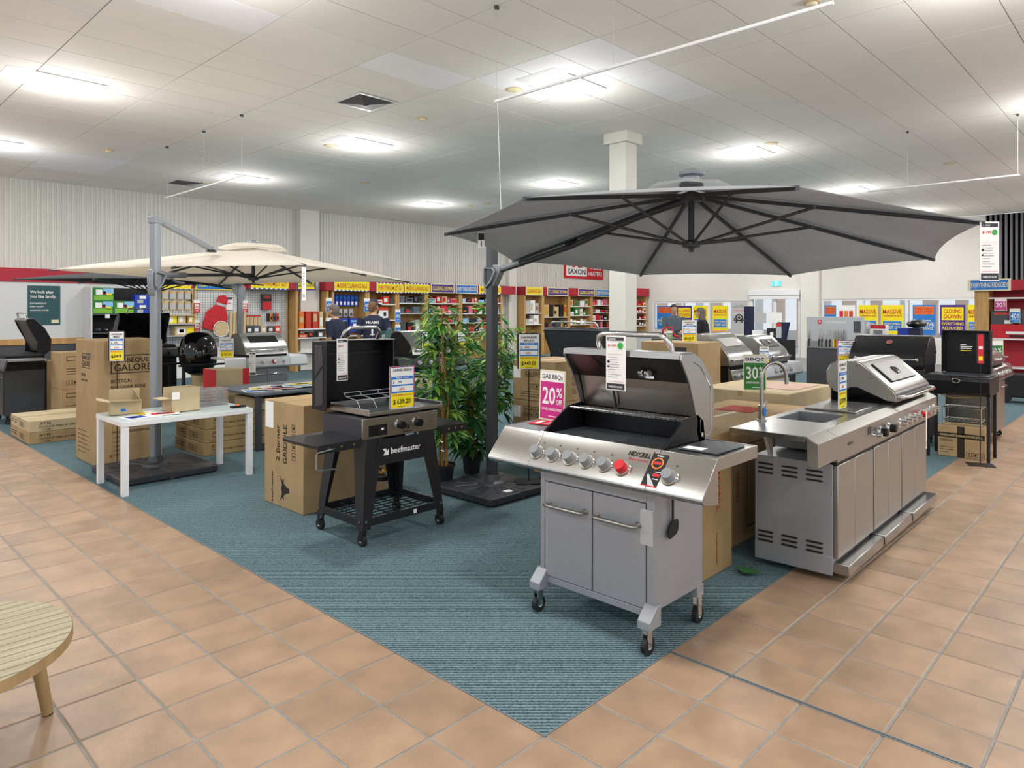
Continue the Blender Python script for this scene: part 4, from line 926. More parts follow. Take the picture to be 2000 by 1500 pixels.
# ================================================================= PLANTS
def leaf_mesh(m):
    v = []; n = 5
    for i in range(n):
        t = i/(n-1); w = .11*math.sin(PI*min(1, t*.92+.05))+.004; z = .05*math.sin(t*PI*.9)-.22*t*t
        v += [(-w, t, z+.015), (0, t, z), (w, t, z+.015)]
    f = []
    for i in range(n-1):
        for j in range(2): f.append((i*3+j, i*3+j+1, (i+1)*3+j+1, (i+1)*3+j))
    b = MB(m).add(v, f); o = b.build('leaf_master'); me = o.data; bpy.data.objects.remove(o); return me
LM = [leaf_mesh('leaf'), leaf_mesh('leaf2'), leaf_mesh('leaf_dark')]
def bamboo(label, x, y, h, spread, ncane, nleaf, seed, z0=.35, pot=True, pr=.115, ph=.2, ll=(.10, .19), lean=None, weights=(6, 4, 3), extra=0):
    q = random.Random(seed); t = thing('potted_bamboo', label, 'plant', (x, y, 0))
    MB('pot').lathe([(pr*.75, 0), (pr, ph), (pr*1.06, ph), (pr*1.06, ph-.02), (pr*.93, ph-.02), (pr*.9, ph-.03)], 20).build('pot', t); MB('soil').cyl((0, 0, ph-.03), (0, 0, ph-.02), pr*.9, n=16).build('soil', t)
    nodes = []
    for k in range(ncane):
        a = q.uniform(0, 2*PI); r0 = q.uniform(0, pr*.7); top = h*q.uniform(.62, .98); sx, sy = q.uniform(-1, 1)*spread*.55, q.uniform(-1, 1)*spread*.55
        if lean: sx += lean[0]*.5; sy += lean[1]*.5
        P = []
        for i in range(6):
            s = i/5; P.append((r0*math.cos(a)+sx*s*s, r0*math.sin(a)+sy*s*s, ph-.03+(top-ph)*s))
        MB('bamboo').tube(P, [.011, .0105, .009, .007, .005, .003], 7).build('cane', t)
        for i in range(2, 60):
            s = i/60
            nodes.append((Vector(P[0]).lerp(Vector(P[-1]), s), P, s))
    stuff = MB('leaf')
    cand = []
    while len(cand) < nleaf+extra:
        nd, P, s = q.choice(nodes); i = min(4, int(s*5)); p = Vector(P[i]).lerp(Vector(P[i+1]), s*5-i)
        if p.z < z0: continue
        # twig cluster centre
        a = q.uniform(0, 2*PI); rr = spread*q.uniform(.05, .85)*(.55+.45*math.sin(PI*min(1, (p.z-z0)/(h-z0+.01)))); c = p+Vector((rr*math.cos(a), rr*math.sin(a), q.uniform(-.03, .1)))
        for k in range(q.randint(4, 7)): cand.append((c, a+q.uniform(-1.2, 1.2), q.uniform(-.7, .7), q.uniform(*ll)))
    lv = [(m, [tuple(v.co) for v in m.vertices], [tuple(p.vertices) for p in m.polygons]) for m in LM]
    for (c, a, pitch, L) in cand[nleaf:]:
        m, vv, ff = q.choices(lv, weights)[0]; stuff.m(m.materials[0].name); stuff.T = Matrix.Translation(c) @ Matrix.Rotation(a-PI/2, 4, 'Z') @ Matrix.Rotation(pitch, 4, 'X') @ Matrix.Scale(L, 4); stuff.add(vv, ff)
    if extra: so = stuff.build('foliage', t); so['kind'] = 'stuff'
    for i, (c, a, pitch, L) in enumerate(cand[:nleaf]):
        o = bpy.data.objects.new('leaf', q.choices(LM, weights)[0]); C.objects.link(o); o.parent = t
        o.location = c; o.rotation_euler = (pitch, q.uniform(-.5, .5), a-PI/2); o.scale = (L, L, L)
    return t
bamboo('tall artificial bamboo in black pot left of the grey mast', 2.2, 3.17, 1.80, .30, 7, 295, 3, .45, extra=700)
bamboo('shorter leafy artificial bamboo in black pot behind the mast', 2.72, 3.33, 1.15, .2, 9, 200, 5, .2, pr=.1, ll=(.14, .26), weights=(3, 1, 6), extra=250)
bamboo('tall artificial bamboo right of the grey mast behind its sign', 3.42, 3.72, 1.88, .32, 6, 295, 9, .5, extra=600)
# small table with flowers behind the bamboo
t = thing('display_table', 'dark display table behind the bamboo holding cards and flowers', 'table', (2.75, 4.5, 0))
MB('slate').box(-.5, .45, -.32, .32, .74, .77).build('table_top', t, bevel=.004)
for x in (-.45, .4):
    for y in (-.27, .27): MB('enamel').cyl((x, y, 0), (x, y, .74), .02, n=8).build('leg', t)
carton('low pale stack of flat cartons on the dark display table', 2.5, 2.95, 4.25, 4.55, .771, .08, 'card_white', tape=False)
t = thing('flower_pot', 'small grass plant with yellow flowers on the display table', 'plant', (2.42, 4.6, .77))
MB('pot').lathe([(.05, 0), (.07, .1), (.065, .1)], 14).build('pot', t)
q = random.Random(8)
for k in range(60):
    o = bpy.data.objects.new('leaf', q.choice(LM[:2])); C.objects.link(o); o.parent = t; L = q.uniform(.14, .3); o.location = (q.uniform(-.03, .03), q.uniform(-.03, .03), .09+q.uniform(0, .12)); o.rotation_euler = (q.uniform(.2, 1.2), 0, q.uniform(0, 6.3)); o.scale = (L*.7, L, L)
for k in range(9): MB('yellow_flower').ball((q.uniform(-.13, .1), q.uniform(-.1, .1), q.uniform(.25, .42)), .016, n=8, k=5).build('flower', t)
# trolley with timber deck + green sprig
t = thing('timber_trolley', 'low pale timber trolley on castors behind the parasol base', 'trolley', (3.15, 2.35, 0))
for k in range(4): MB('pine').box(-.3, .3, -.28+k*.14, -.15+k*.14, .11, .13).build('plank', t, bevel=.003)
for x in (-.24, .24):
    for y in (-.2, .2): caster(t, x, y, .11, .035, 'black_metal')
o = thing('leaf_sprig', 'fallen green leaf sprig on the carpet beside the carton', 'leaf', (2.02, .16, .012))
for k in range(5):
    l = bpy.data.objects.new('leaf', LM[2]); C.objects.link(l); l.parent = o; l.rotation_euler = (.05, 0, -2.2+.35*k); l.scale = (.12, .14, .05); l.location = (0, 0, .012)
# ================================================================= OTHER BARBECUES
def bbq(label, loc, rz, W=.75, D=.5, body='grey_paint', door='grey_paint', panel='steel_h', hoodm='steel_h', endm='steel', shelf=(.3, .3), shelfm='steel_h', hood='closed',
        knobs=4, red=None, knobm=('chrome', 'lgrey'), window=None, badge=None, zt=.9, ndoor=2, low=.1, hh=.36, name='gas_barbecue'):
    t = thing(name, label, 'barbecue', (loc[0], loc[1], 0), rz); w2 = W/2; d2 = D/2
    MB(body).box(-w2, w2, -d2+.02, d2, low, zt-.17).build('cabinet', t, bevel=.004)
    for k in range(ndoor):
        a = -w2+.015+(W-.03)*k/ndoor; c = a+(W-.03)/ndoor-.006
        d = MB(door).box(a, c, -d2, -d2+.02, low+.03, zt-.2).build('door', t, bevel=.004)
        bar_handle(d, (a+.05, -d2, zt-.26), (c-.05, -d2, zt-.26), (0, -.035, 0), .007)
    for x in (-w2+.04, w2-.04):
        for y in (-d2+.06, d2-.05): caster(t, x, y, low, .038, 'black_metal')
    y0 = -d2-.05
    MB(panel).prism([(-d2+.02, zt), (y0+.03, zt-.02), (y0, zt-.14), (y0+.02, zt-.165), (-d2+.02, zt-.17)], 'x', -w2, w2).build('control_panel', t, bevel=.003)
    for sd, L in ((-1, shelf[0]), (1, shelf[1])):
        if not L: continue
        x0, x1 = sorted((sd*w2+sd*.004, sd*(w2+L)))
        s = MB(shelfm).box(x0, x1, -d2+.0, d2-.04, zt-.03, zt).build('side_shelf', t, bevel=.004)
        MB(panel).prism([(-d2+.0, zt), (y0+.03, zt-.02), (y0, zt-.14), (y0+.02, zt-.165), (-d2, zt-.03)], 'x', x0, x1).build('side_fascia', s, bevel=.003)
    for k in range(knobs):
        x = -w2+W*(k+.5)/knobs
        knob(t, (x, y0+.013, zt-.08), (0, -.97, .22), .026, *(('red', 'chrome') if k == red else knobm), .04)
    MB('black_satin').box(-w2+.01, w2-.01, -d2+.03, d2, zt-.17, zt+.03).build('firebox', t)
    g = MB('cast_iron')
    for k in range(int(W/.045)): x = -w2+.03+k*.045; g.box(x, x+.02, -d2+.05, d2-.05, zt+.03, zt+.045)
    g.build('grill_grate', t)
    if hood == 'closed':
        hp = [(d2+.02, zt+.03), (d2+.03, zt+hh*.6), (d2-.03, zt+hh*.92), (d2-.14, zt+hh), (d2-.24, zt+hh*.96), (-d2+.06, zt+hh*.5), (-d2+.01, zt+hh*.3), (-d2, zt+.03)]
        h = MB(hoodm).sheet(hp, 'x', -w2+.01, w2-.01, -.006).build('hood', t)
        for x in (-w2, w2-.014): MB(endm).prism(hp, 'x', x, x+.014).build('hood_end', h, bevel=.005)
        bar_handle(h, (-w2+.08, -d2+.0, zt+.1), (w2-.08, -d2+.0, zt+.1), (0, -.06, 0), .011)
        ym, zm = (d2-.24-d2+.06)/2, zt+hh*.73; an = math.atan2(hh*.46, (d2-.24)-(-d2+.06))
        if window:
            b = MB(window); b.T = Matrix.Translation((0, ym-.002, zm)) @ Matrix.Rotation(-(PI/2-an), 4, 'X'); b.box(-w2*.65, w2*.65, -.012, .0, -.075, .075); b.build('hood_window', h, bevel=.004)
        if badge:
            b = MB('chrome'); b.T = Matrix.Translation((0, ym-.004, zm)) @ Matrix.Rotation(-(PI/2-an), 4, 'X'); b.cyl((0, -.018, .02), (0, -.01, .02), .035, n=16).m(badge).cyl((0, -.02, .02), (0, -.017, .02), .024, n=16); b.build('gauge', h)
    else:
        zb = zt+.06; hp = [(.02, zb+.47), (.05, zb+.5), (.12, zb+.5), (d2, zb+.36), (d2+.08, zb+.2), (d2+.08, zb+.04), (d2, zb-.02)]
        h = MB(hoodm).sheet(hp, 'x', -w2+.01, w2-.01, .006).build('hood', t)
        for x in (-w2, w2-.014): MB(endm).prism(hp+[(d2-.1, zb), (d2-.09, zb+.16), (.06, zb+.36)], 'x', x, x+.014).build('hood_end', h, bevel=.006)
        MB(window or hoodm).sheet([(.03, zb+.48), (d2-.1, zb+.2), (d2-.03, zb+.02)], 'x', -w2+.014, w2-.014, .004).build('hood_liner', h)
        bar_handle(h, (-w2+.12, .05, zb+.5), (w2-.12, .05, zb+.5), (0, -.02, .08), .012)
    return t
bbq('far left black barbecue with open hood beside the strapped cartons', (.36, 10.5), -PI/2, .72, .5, 'enamel', 'enamel', 'enamel', 'steel_h', 'black_satin', (.2, .3), 'grey_paint', 'open', 4, window='steel', low=.12, zt=.93)
t = bbq('silver four-knob barbecue with windowed hood and a red knob ring', (3.02, 8.4), 0, .68, .5, 'grey_paint', 'grey_paint', 'grey_light', 'steel_h', 'steel', (.32, .3), 'grey_light', 'closed', 4, red=2, window='black_gloss', zt=.92, hh=.34)
bbq('big black smoker barbecue with raised lid behind the Boston carton', (2.1, 10.5), 0, .78, .55, 'black_matte', 'black_satin', 'black_satin', 'black_gloss', 'charcoal', (0, .12), 'black_satin', 'open', 3, window='black_gloss', zt=1.0, knobm=('black_satin', 'black_satin'))
bbq('wide black barbecue with open lid behind the three stacked cartons', (5.0, 3.9), -PI/2, 1.0, .5, 'charcoal', 'charcoal', 'charcoal', 'charcoal', 'charcoal', (.2, 0), 'charcoal', 'open', 5, window='enamel', zt=.82)
bbq('silver hooded black barbecue partly hidden by the tall bamboo', (4.5, 6.3), 0, .8, .5, 'black_metal', 'black_metal', 'black_metal', 'steel_h', 'black_satin', (.25, .25), 'black_metal', 'closed', 4, zt=.95, hh=.36)
bbq('stainless barbecue with rounded hood beside the tall emblem carton', (5.95, 2.3), 0, .66, .52, 'grey_paint', 'grey_paint', 'steel_h', 'steel_h', 'steel', (0, .0), 'steel_h', 'closed', 4, zt=.93, hh=.40, window='steel')
bbq('stainless barbecue with dark hood panel and long side shelves', (7.2, 2.35), 0, .62, .5, 'tan', 'lgrey', 'grey_light', 'steel_h', 'steel', (.45, .35), 'grey_light', 'closed', 4, zt=.9, hh=.37, window='steel_dark', badge='lgrey')
bbq('black closed-hood barbecue with red badge gauge', (7.45, .82), -PI/2, .84, .5, 'black_metal', 'black_metal', 'black_satin', 'black_satin', 'black_satin', (.12, .0), 'black_satin', 'closed', 3, zt=.93, hh=.37, badge='ink_red', knobm=('chrome', 'black_satin'))
bbq('stainless cabinet barbecue at the end of the right-hand row', (8.45, .12), 0, .8, .5, 'steel', 'steel', 'steel_h', 'steel_h', 'steel', (.22, .3), 'steel_h', 'closed', 3, zt=.92, hh=.3, window='steel_dark')
# flat black barbecue with upright lid on open stand
t = thing('flat_top_barbecue', 'black flat-top barbecue with square upright lid and warning sticker', 'barbecue', (7.0, -.02, 0), -PI/2)
MB('black_satin').prism([(-.30, .90), (-.33, .86), (-.31, .74), (-.25, .70), (.2, .72), (.2, .90)], 'x', -.32, .30).build('body', t, bevel=.006)
MB('plate').box(-.29, .27, -.24, .17, .902, .915).build('hotplate', t, bevel=.003)
l = MB('black_satin').box(-.22, .24, .165, .18, .92, 1.385).box(-.225, -.21, .08, .18, .92, 1.39).box(.228, .243, .08, .18, .92, 1.39).box(-.225, .243, .08, .18, 1.375, 1.39).build('lid', t, bevel=.006)
b = MB('black'); b.T = Matrix.Translation((0, .1635, 0)); b.rect(-.06, 1.15, .07, 1.24, 0); b.m('paper'); lines(b, -.055, 1.225, .1, 4, .018, .007, 4); b.T = Matrix.Translation((0, .1625, 0)); b.m('paper').rect(-.055, 1.226, .0, 1.233, 0).rect(-.055, 1.205, .06, 1.212, 0).rect(-.055, 1.185, .05, 1.192, 0).m('yellow').rect(-.055, 1.158, .05, 1.166, 0); b.build('warning_sticker', l, smooth=False)
for x in (-.12, -.0 ): MB('chrome').tube([(x+.035*math.cos(a), -.335, .86+.022*math.sin(a)) for a in [2*PI*k/14 for k in range(14)]], .005, 6, True).build('knob_ring', t) if x == 0 else None
for x in (-.29, .27):
    for y in (-.2, .15): MB('black_metal').box(x-.015, x+.015, y-.015, y+.015, 0, .72).build('leg', t, bevel=.002)
MB('bamboo').tube([(-.2, -.2, .70), (-.05, -.22, .665), (.1, -.2, .675), (.16, -.15, .70)], .006, 6).build('gas_hose', t)
def p_curacao(b, w, h):
    b.m('ink').rect(-w*.5, h*.62, w*.5, h*.78, 0).rect(-w*.08, 0, w*.08, h, 0); b.m('tan').text('POWDER COATED ALUMINIUM OUTDOOR SETTING', 0, h*.665, h*.07, -.0008, w*.9); b.m('ink').text('CURACAO', -w*.45, h*.5, h*.07, 0, w*.28, 'l'); lines(b, -w*.45, h*.3, w*.3, 3, h*.08, .005, 2); icons(b, w*.12, h*.06, h*.14, 3)
carton('brown carton with black bands and CURACAO print on the tiles', 6.90, 7.2, -.24, .20, 0, .34, 'cardboard', prints=(('-x', p_curacao),))
t = thing('wire_rack', 'silver two-tier wire rack standing on the banded carton', 'rack', (7.05, -.02, .341), -PI/2)
for z in (.06, .2):
    b = MB('chrome')
    for k in range(9): b.cyl((-.17+k*.0425, -.11, z), (-.17+k*.0425, .11, z), .004, n=5)
    b.tube([(-.18, -.12, z), (.18, -.12, z), (.18, .12, z), (-.18, .12, z)], .006, 6, True); b.build('shelf', t)
for x in (-.18, .18):
    for y in (-.12, .12): MB('chrome').cyl((x, y, 0), (x, y, .21), .006, n=6).build('upright', t)
stand_sign('tall thin black sign stand on the tiles before the banded carton', 6.62, -.25, 0, 1.36, .05, .30, lambda b, w, h: (b.m('red').rect(-w*.5, 0, w*.5, h, 0), b.m('yellow').rect(-w*.35, h*.1, w*.35, h*.25, -.001), b.m('paper').rect(-w*.35, h*.5, w*.35, h*.6, -.001)), -1.2)
tag(MB('red').box(8.3, 8.55, -.9, -.5, .001, .004).build('red_floor_tape', smooth=False), 'red tape line on the tiles beside the stainless barbecue', 'tape')
# kettle style ceramic grill
t = thing('kettle_barbecue', 'round black glossy kettle barbecue in a black cart', 'barbecue', (2.48, 9.35, 0))
MB('black_gloss').lathe([(.1, .60), (.2, .66), (.27, .80), (.285, .93), (.28, .945)], 24).build('bowl', t)
MB('black_gloss').lathe([(.285, .95), (.28, 1.0), (.24, 1.16), (.16, 1.25), (.05, 1.275), (.01, 1.275)], 24).build('lid', t)
MB('dgrey').cyl((0, 0, .94), (0, 0, .953), .288, n=24).build('band', t); MB('steel_dark').box(.03, .1, -.285, -.255, .95, 1.05).build('thermometer', t, bevel=.004)
for x in (-.33, .33):
    for y in (-.28, .28): MB('black_metal').box(x-.02, x+.02, y-.02, y+.02, 0, .78).build('leg', t, bevel=.003)
MB('black_metal').box(-.36, .36, -.3, .3, .12, .15).build('shelf', t, bevel=.003); MB('black_metal').box(-.4, .4, -.30, -.26, .76, .79).box(-.4, .4, .26, .30, .76, .79).build('rail', t, bevel=.003)
MB('tan').cyl((0, 0, .42), (0, 0, .6), .09, n=18).build('ash_can', t); MB('paper').cyl((0, 0, .40), (0, 0, .42), .095, n=18).build('ash_tray', t)
# ---------------------------------------------------------------- cards on mid-ground barbecues
card('brown-topped price card on the windowed silver barbecue shelf', (2.45, 8.27, .921), -.4, .19, .28, d_price('BEEFMASTER', '4 BURNER', '1099', '-30%', '769.30'))
card('long white spec tag hanging on the windowed silver barbecue', (2.72, 8.02, .66), -.3, .09, .34, d_tag('$1199', False), 'price_tag', 'tag')
card('green 30% off sign standing on the pale carton behind the tap', (4.12, 1.05, .882), -1.0, .20, .33, d_pct('30', 'green', 'BBQS'))
card('price card with $107 standing on the tall emblem carton', (4.98, 2.2, 1.262), -.75, .16, .24, d_price('CHARCOAL', 'SMOKER', '179', '40%', '107'))
card('small green sale card beside the $107 price card', (4.92, 2.42, 1.262), -.75, .07, .12, d_pct('30', 'green'))
card('striped price card on the black closed-hood barbecue shelf', (7.33, 1.30, .931), -1.0, .23, .30, d_price('PREMIUM', '6 BURNER', '2999', '-40%', '1699', True))
card('small blue price card on the long-shelved stainless barbecue', (6.8, 2.15, .901), -.8, .12, .24, d_price('WEBER', '', '999', '20%', '799'))
card('black framed price card hanging on the bamboo-hidden barbecue hood', (4.32, 6.0, 1.06), -.3, .13, .24, d_price('SMOKER', '', '899', '40%', '539'), frame='black')
card('second framed price card behind the tall bamboo leaves', (5.0, 6.0, 1.06), -.3, .12, .22, d_price('GRILL', '', '799', '40%', '479'), frame='black')
card('green 30% off price card on the end stainless barbecue', (8.95, .0, .921), -.85, .22, .30, d_pct('30', 'green'))
card('white price sheet on the knife display cabinet', (8.293, 1.6, .74), -PI/2, .2, .27, lambda b, w, h: lines(b.m('grey'), -w*.4, h*.85, w*.8, 10, h*.075, .004, 6), 'price_sheet', 'sign')
# knife display
t = thing('knife_display', 'grey knife display board with rows of knives and red shield logo', 'display', (8.3, 1.79, 0), -PI/2)
MB('dgrey').box(-.39, .39, .0, .4, 0, 1.06).build('cabinet', t, bevel=.004); MB('grey_light').box(-.39, .39, 0, .03, 1.06, 1.52).build('panel', t, bevel=.004)
b = MB('red'); b.T = Matrix.Translation((-.2, -.002, 1.44)); b.add([(-.03, 0, .03), (.03, 0, .03), (.03, 0, -.01), (0, 0, -.035), (-.03, 0, -.01)], [(0, 1, 2, 3, 4)]); b.m('paper').rect(-.006, -.012, .006, .022, -.001).rect(-.018, 0, .018, .011, -.001).text('VICTORINOX', .22, -.012, .03, 0, .28); b.build('lettering', t, smooth=False)
b = MB('dgrey').box(.26, .35, -.004, 0, 1.30, 1.46).build('poster', t, smooth=False)
for k, x in enumerate((-.34, -.2, -.16, -.1, -.05)+tuple(.0+.022*i for i in range(8))):
    kn = MB('chrome').prism([(x-.006, 1.2), (x+.006, 1.2), (x+.005, 1.3), (x, 1.36)], 'y', -.025, -.022).build('knife_blade', t)
    MB(('black', 'black', 'black', 'black', 'black', 'yellow', 'brown', 'orange', 'red', 'paper', 'purple', 'blue_deep', 'lime')[k]).box(x-.008, x+.008, -.032, -.016, 1.09, 1.2).build('knife_handle', kn)
MB('grey').box(-.38, .38, -.03, .0, 1.07, 1.17).build('pocket', t, bevel=.003)
MB('steel').cyl((-.25, .1, .99), (-.25, .1, 1.0), .05).build('trim_disc', t)
# product bench beside knife display
t = thing('product_bench', 'black display bench with boxed appliances near the shop window', 'bench', (9.1, 1.2, 0), -PI/2)
MB('black_matte').box(-.5, .45, -.25, .25, 1.0, 1.04).build('top', t, bevel=.003)
for x in (-.46, .41): MB('black_matte').box(x-.02, x+.02, -.24, .24, 0, 1.0).build('leg_panel', t)
def product(label, x, y, z, w, d, h, m, front=None, rz=-PI/2, group=None, name='product_box'):
    b = MB(m).box(-w/2, w/2, -d/2, d/2, 0, h)
    if front:
        for (fm, x0, z0, x1, z1) in front: b.m(fm).box(w*x0, w*x1, -d/2-.004, -d/2, h*z0, h*z1)
    o = b.build(name, smooth=False); o.location = (x, y, z); o.rotation_euler = (0, 0, rz); return tag(o, label, 'box', group)
product('white and red blender carton on the black display bench', 9.0, 1.4, 1.04, .2, .15, .36, 'paper', (('red', -.5, .85, .5, 1), ('grey', -.3, .3, .3, .8), ('yellow', .1, 0, .4, .4)))
product('grey appliance carton on the black display bench', 9.0, 1.62, 1.04, .14, .15, .4, 'lgrey', (('paper', -.4, .3, .3, .9),))
product('navy and blue appliance carton on the black display bench', 9.0, 1.0, 1.04, .28, .16, .32, 'navy', (('blue_deep', -.5, .1, .0, 1), ('grey', -.4, .2, -.1, .7)))
o = MB('black_satin').ball((0, 0, .05), .22, .12, .06, 14, 8).build('black_bag'); o.location = (9.0, .92, 1.372); tag(o, 'black plastic bag on top of the navy appliance carton', 'bag')

# ================================================================= PEOPLE
def person(label, x, y, rz, hgt, top, hair, lower='trousers', bend=0, cap=None, armL=None, armR=None, hair_len=0, printed=False, beard=None, turn=0):
    k = hgt/1.75; t = thing('person', label, 'person', (x, y, 0), rz); t.scale = (k, k, k)
    # pose: pelvis at z .95, torso leans forward (-y) by bend
    sb, cb = math.sin(bend), math.cos(bend)
    def tp(px, py, pz): # torso space -> body space, pz above pelvis
        return (px, -pz*sb+py*cb, .95+pz*cb+py*sb)
    def ring(c, rx, ry, n=14): return [(c[0]+rx*math.cos(2*PI*i/n), c[1]+ry*math.sin(2*PI*i/n), c[2]) for i in range(n)]
    def loft(b, secs, n=14):
        v = []
        for c, rx, ry in secs: v += ring(c, rx, ry, n)
        f = [(i*n+j, i*n+(j+1) % n, (i+1)*n+(j+1) % n, (i+1)*n+j) for i in range(len(secs)-1) for j in range(n)]
        f += [tuple(range(n))[::-1], tuple(range((len(secs)-1)*n, len(secs)*n))]
        return b.add(v, f)
    hc = tp(0, -.03, .70); hz = hc[2]; ct, st = math.cos(turn), math.sin(turn)
    def hp(px, py, pz): return (hc[0]+px*ct-py*st, hc[1]+px*st+py*ct, hz+pz)
    aL = armL or [(-.20, .0, .50), (-.25, .0, .22), (-.24, -.1, -.02)]; aR = armR or [(.20, .0, .50), (.25, .0, .22), (.24, -.1, -.02)]
    body = MB('skin')
    loft(body, [(tp(0, 0, 0), .15, .10), (tp(0, 0, .25), .14, .10), (tp(0, 0, .47), .17, .10), (tp(0, 0, .53), .09, .07), (tp(0, -.01, .58), .055, .058), (tp(0, -.02, .63), .055, .06), (hp(0, 0, -.10), .055, .07), (hp(0, -.005, -.06), .068, .088), (hp(0, 0, .0), .076, .098), (hp(0, .003, .06), .075, .097), (hp(0, .005, .10), .06, .08), (hp(0, .005, .125), .025, .04)])
    body.add([hp(-.012, -.09, .02), hp(.012, -.09, .02), hp(.018, -.092, -.025), hp(-.018, -.092, -.025), hp(0, -.125, -.018)], [(0, 1, 4), (1, 2, 4), (2, 3, 4), (3, 0, 4)])
    for s in (-1, 1): body.ball(hp(s*.078, .01, -.0), .012, .025, .032, 8, 6)
    for A in (aL, aR):
        P = [tp(*q) for q in A]; s = -1 if A is aL else 1
        e = Vector(P[2]); d = (e-Vector(P[1])).normalized(); body.tube([P[0], P[1], P[2]], [.05, .04, .028], 10)
        sd = d.cross(Vector((1, 0, 0))).normalized(); u2 = d.cross(sd)
        body.tube([e, e+d*.04, e+d*.085], [.028, .036, .03], 8)
        for i in range(4): f0 = e+d*.08+u2*(.015*(i-1.5)); body.tube([f0, f0+d*.035+sd*.006, f0+d*(.062-.006*abs(i-1.5))+sd*.02], [.009, .008, .006], 6)
        f0 = e+d*.03+u2*.03*s; body.tube([f0, f0+u2*.025*s+d*.03, f0+u2*.03*s+d*.055], [.010, .009, .007], 6)
    for s in (-1, 1): body.tube([(s*.085, 0, .93), (s*.09, -.01, .5), (s*.09, .01, .09)], [.075, .05, .035], 10)
    bo = body.build('body', t)
    sh = MB(top); loft(sh, [(tp(0, 0, -.06), .175, .125), (tp(0, 0, .1), .17, .125), (tp(0, 0, .3), .185, .13), (tp(0, 0, .44), .2, .125), (tp(0, 0, .52), .16, .1), (tp(0, -.005, .56), .075, .072)])
    for A in (aL, aR):
        P = [Vector(tp(*q)) for q in A]; sh.tube([P[0]+Vector((0, 0, .0)), P[0].lerp(P[1], .5), P[1]], [.078, .072, .06], 12)
    so = sh.build('shirt', t)
    tr = MB(lower)
    for s in (-1, 1): tr.tube([(s*.08, 0, .97), (s*.09, -.005, .75), (s*.095, -.01, .5), (s*.095, .01, .1)], [.1, .095, .072, .055], 12)
    loft(tr, [((0, 0, .80), .16, .11), ((0, 0, .97), .172, .122)]); tr.build('trousers', t)
    for s in (-1, 1): MB('black_matte').prism([(s*.095-.045, .06), (s*.095-.045, -.1), (s*.095-.02, -.17), (s*.095+.02, -.17), (s*.095+.045, -.1), (s*.095+.045, .06)], 'z', 0, .085).build('shoe', t, bevel=.015)
    hr = MB(hair)
    if hair_len: loft(hr, [(hp(0, .06, -.30), .10, .05), (hp(0, .05, -.15), .105, .07), (hp(0, .035, -.02), .092, .09), (hp(0, .015, .07), .09, .107), (hp(0, .01, .12), .06, .075), (hp(0, .01, .14), .02, .03)])
    else: loft(hr, [(hp(0, .055, -.08), .05, .04), (hp(0, .03, -.03), .082, .08), (hp(0, .02, .03), .084, .092), (hp(0, .008, .08), .084, .104), (hp(0, .005, .12), .058, .075), (hp(0, .005, .14), .02, .03)])
    hr.build('hair', t)
    if beard: loft(MB(beard), [(hp(0, -.06, -.135), .035, .03), (hp(0, -.055, -.09), .062, .05), (hp(0, -.045, -.045), .07, .058)]).build('beard', t)
    if cap:
        c = MB(cap); loft(c, [(hp(0, .0, .045), .086, .105), (hp(0, .0, .10), .082, .098), (hp(0, .005, .135), .055, .065), (hp(0, .005, .148), .01, .015)]); c.add([hp(-.07, -.07, .05), hp(.07, -.07, .05), hp(.05, -.18, .035), (hp(-.05, -.18, .035))]+[hp(-.07, -.07, .06), hp(.07, -.07, .06), hp(.05, -.18, .042), hp(-.05, -.18, .042)], [(0, 1, 2, 3), (4, 5, 6, 7), (0, 1, 5, 4), (1, 2, 6, 5), (2, 3, 7, 6), (3, 0, 4, 7)]); c.build('cap', t)
    if printed:
        p = MB('paper'); p.T = Matrix.Translation(tp(0, .135, .33)) @ Matrix.Rotation(PI, 4, 'Z'); p.text('MIAMI', 0, .07, .05, 0, .22, rot=0); p.add([(-.012, 0, -.14), (.012, 0, -.14), (.02, 0, .03), (-.02, 0, .03)], [(0, 1, 2, 3)]); p.tube([(-.04, 0, -.12), (.04, 0, -.12)], .006, 5); p.build('back_print', so, smooth=False)
    return t
person('person with grey hair in navy shirt and patterned shorts at the shelves', 4.85, 9.05, PI+.35, 1.70, 'shirt_navy', 'hair_grey', 'shorts_print', .18)
person('person in dark cap and printed navy hoodie beside the shelves', 5.2, 8.55, PI-.75, 1.77, 'shirt_navy', 'hair_brown', 'trousers', .05, cap='navy', printed=True, beard='hair_brown', turn=-.5)
person('person with short dark hair in grey shirt behind the counter', 13.15, 7.25, -.9, 1.72, 'shirt_grey', 'hair_dark', armL=[(-.2, 0, .5), (-.24, -.05, .25), (-.15, -.25, .15)], armR=[(.2, 0, .5), (.24, -.05, .25), (.15, -.25, .15)])
person('person with long grey hair in black top leaning at the counter', 11.75, 5.65, PI*.55+PI*.55, 1.64, 'shirt_black', 'hair_grey', bend=.12, hair_len=1, armL=[(-.2, 0, .5), (-.24, -.08, .25), (-.18, -.3, .12)], armR=[(.2, 0, .5), (.24, -.08, .25), (.18, -.3, .12)])
# ================================================================= BACK SHELVING ALONG THE LEFT WALL
YF = 14.9
def prod(label, x, z, w, h, m, y=15.05, d=.22, front=None, group=None, name='product_box', rz=0): return product(label, x, y, z, w, d, h, m, front, rz, group, name)
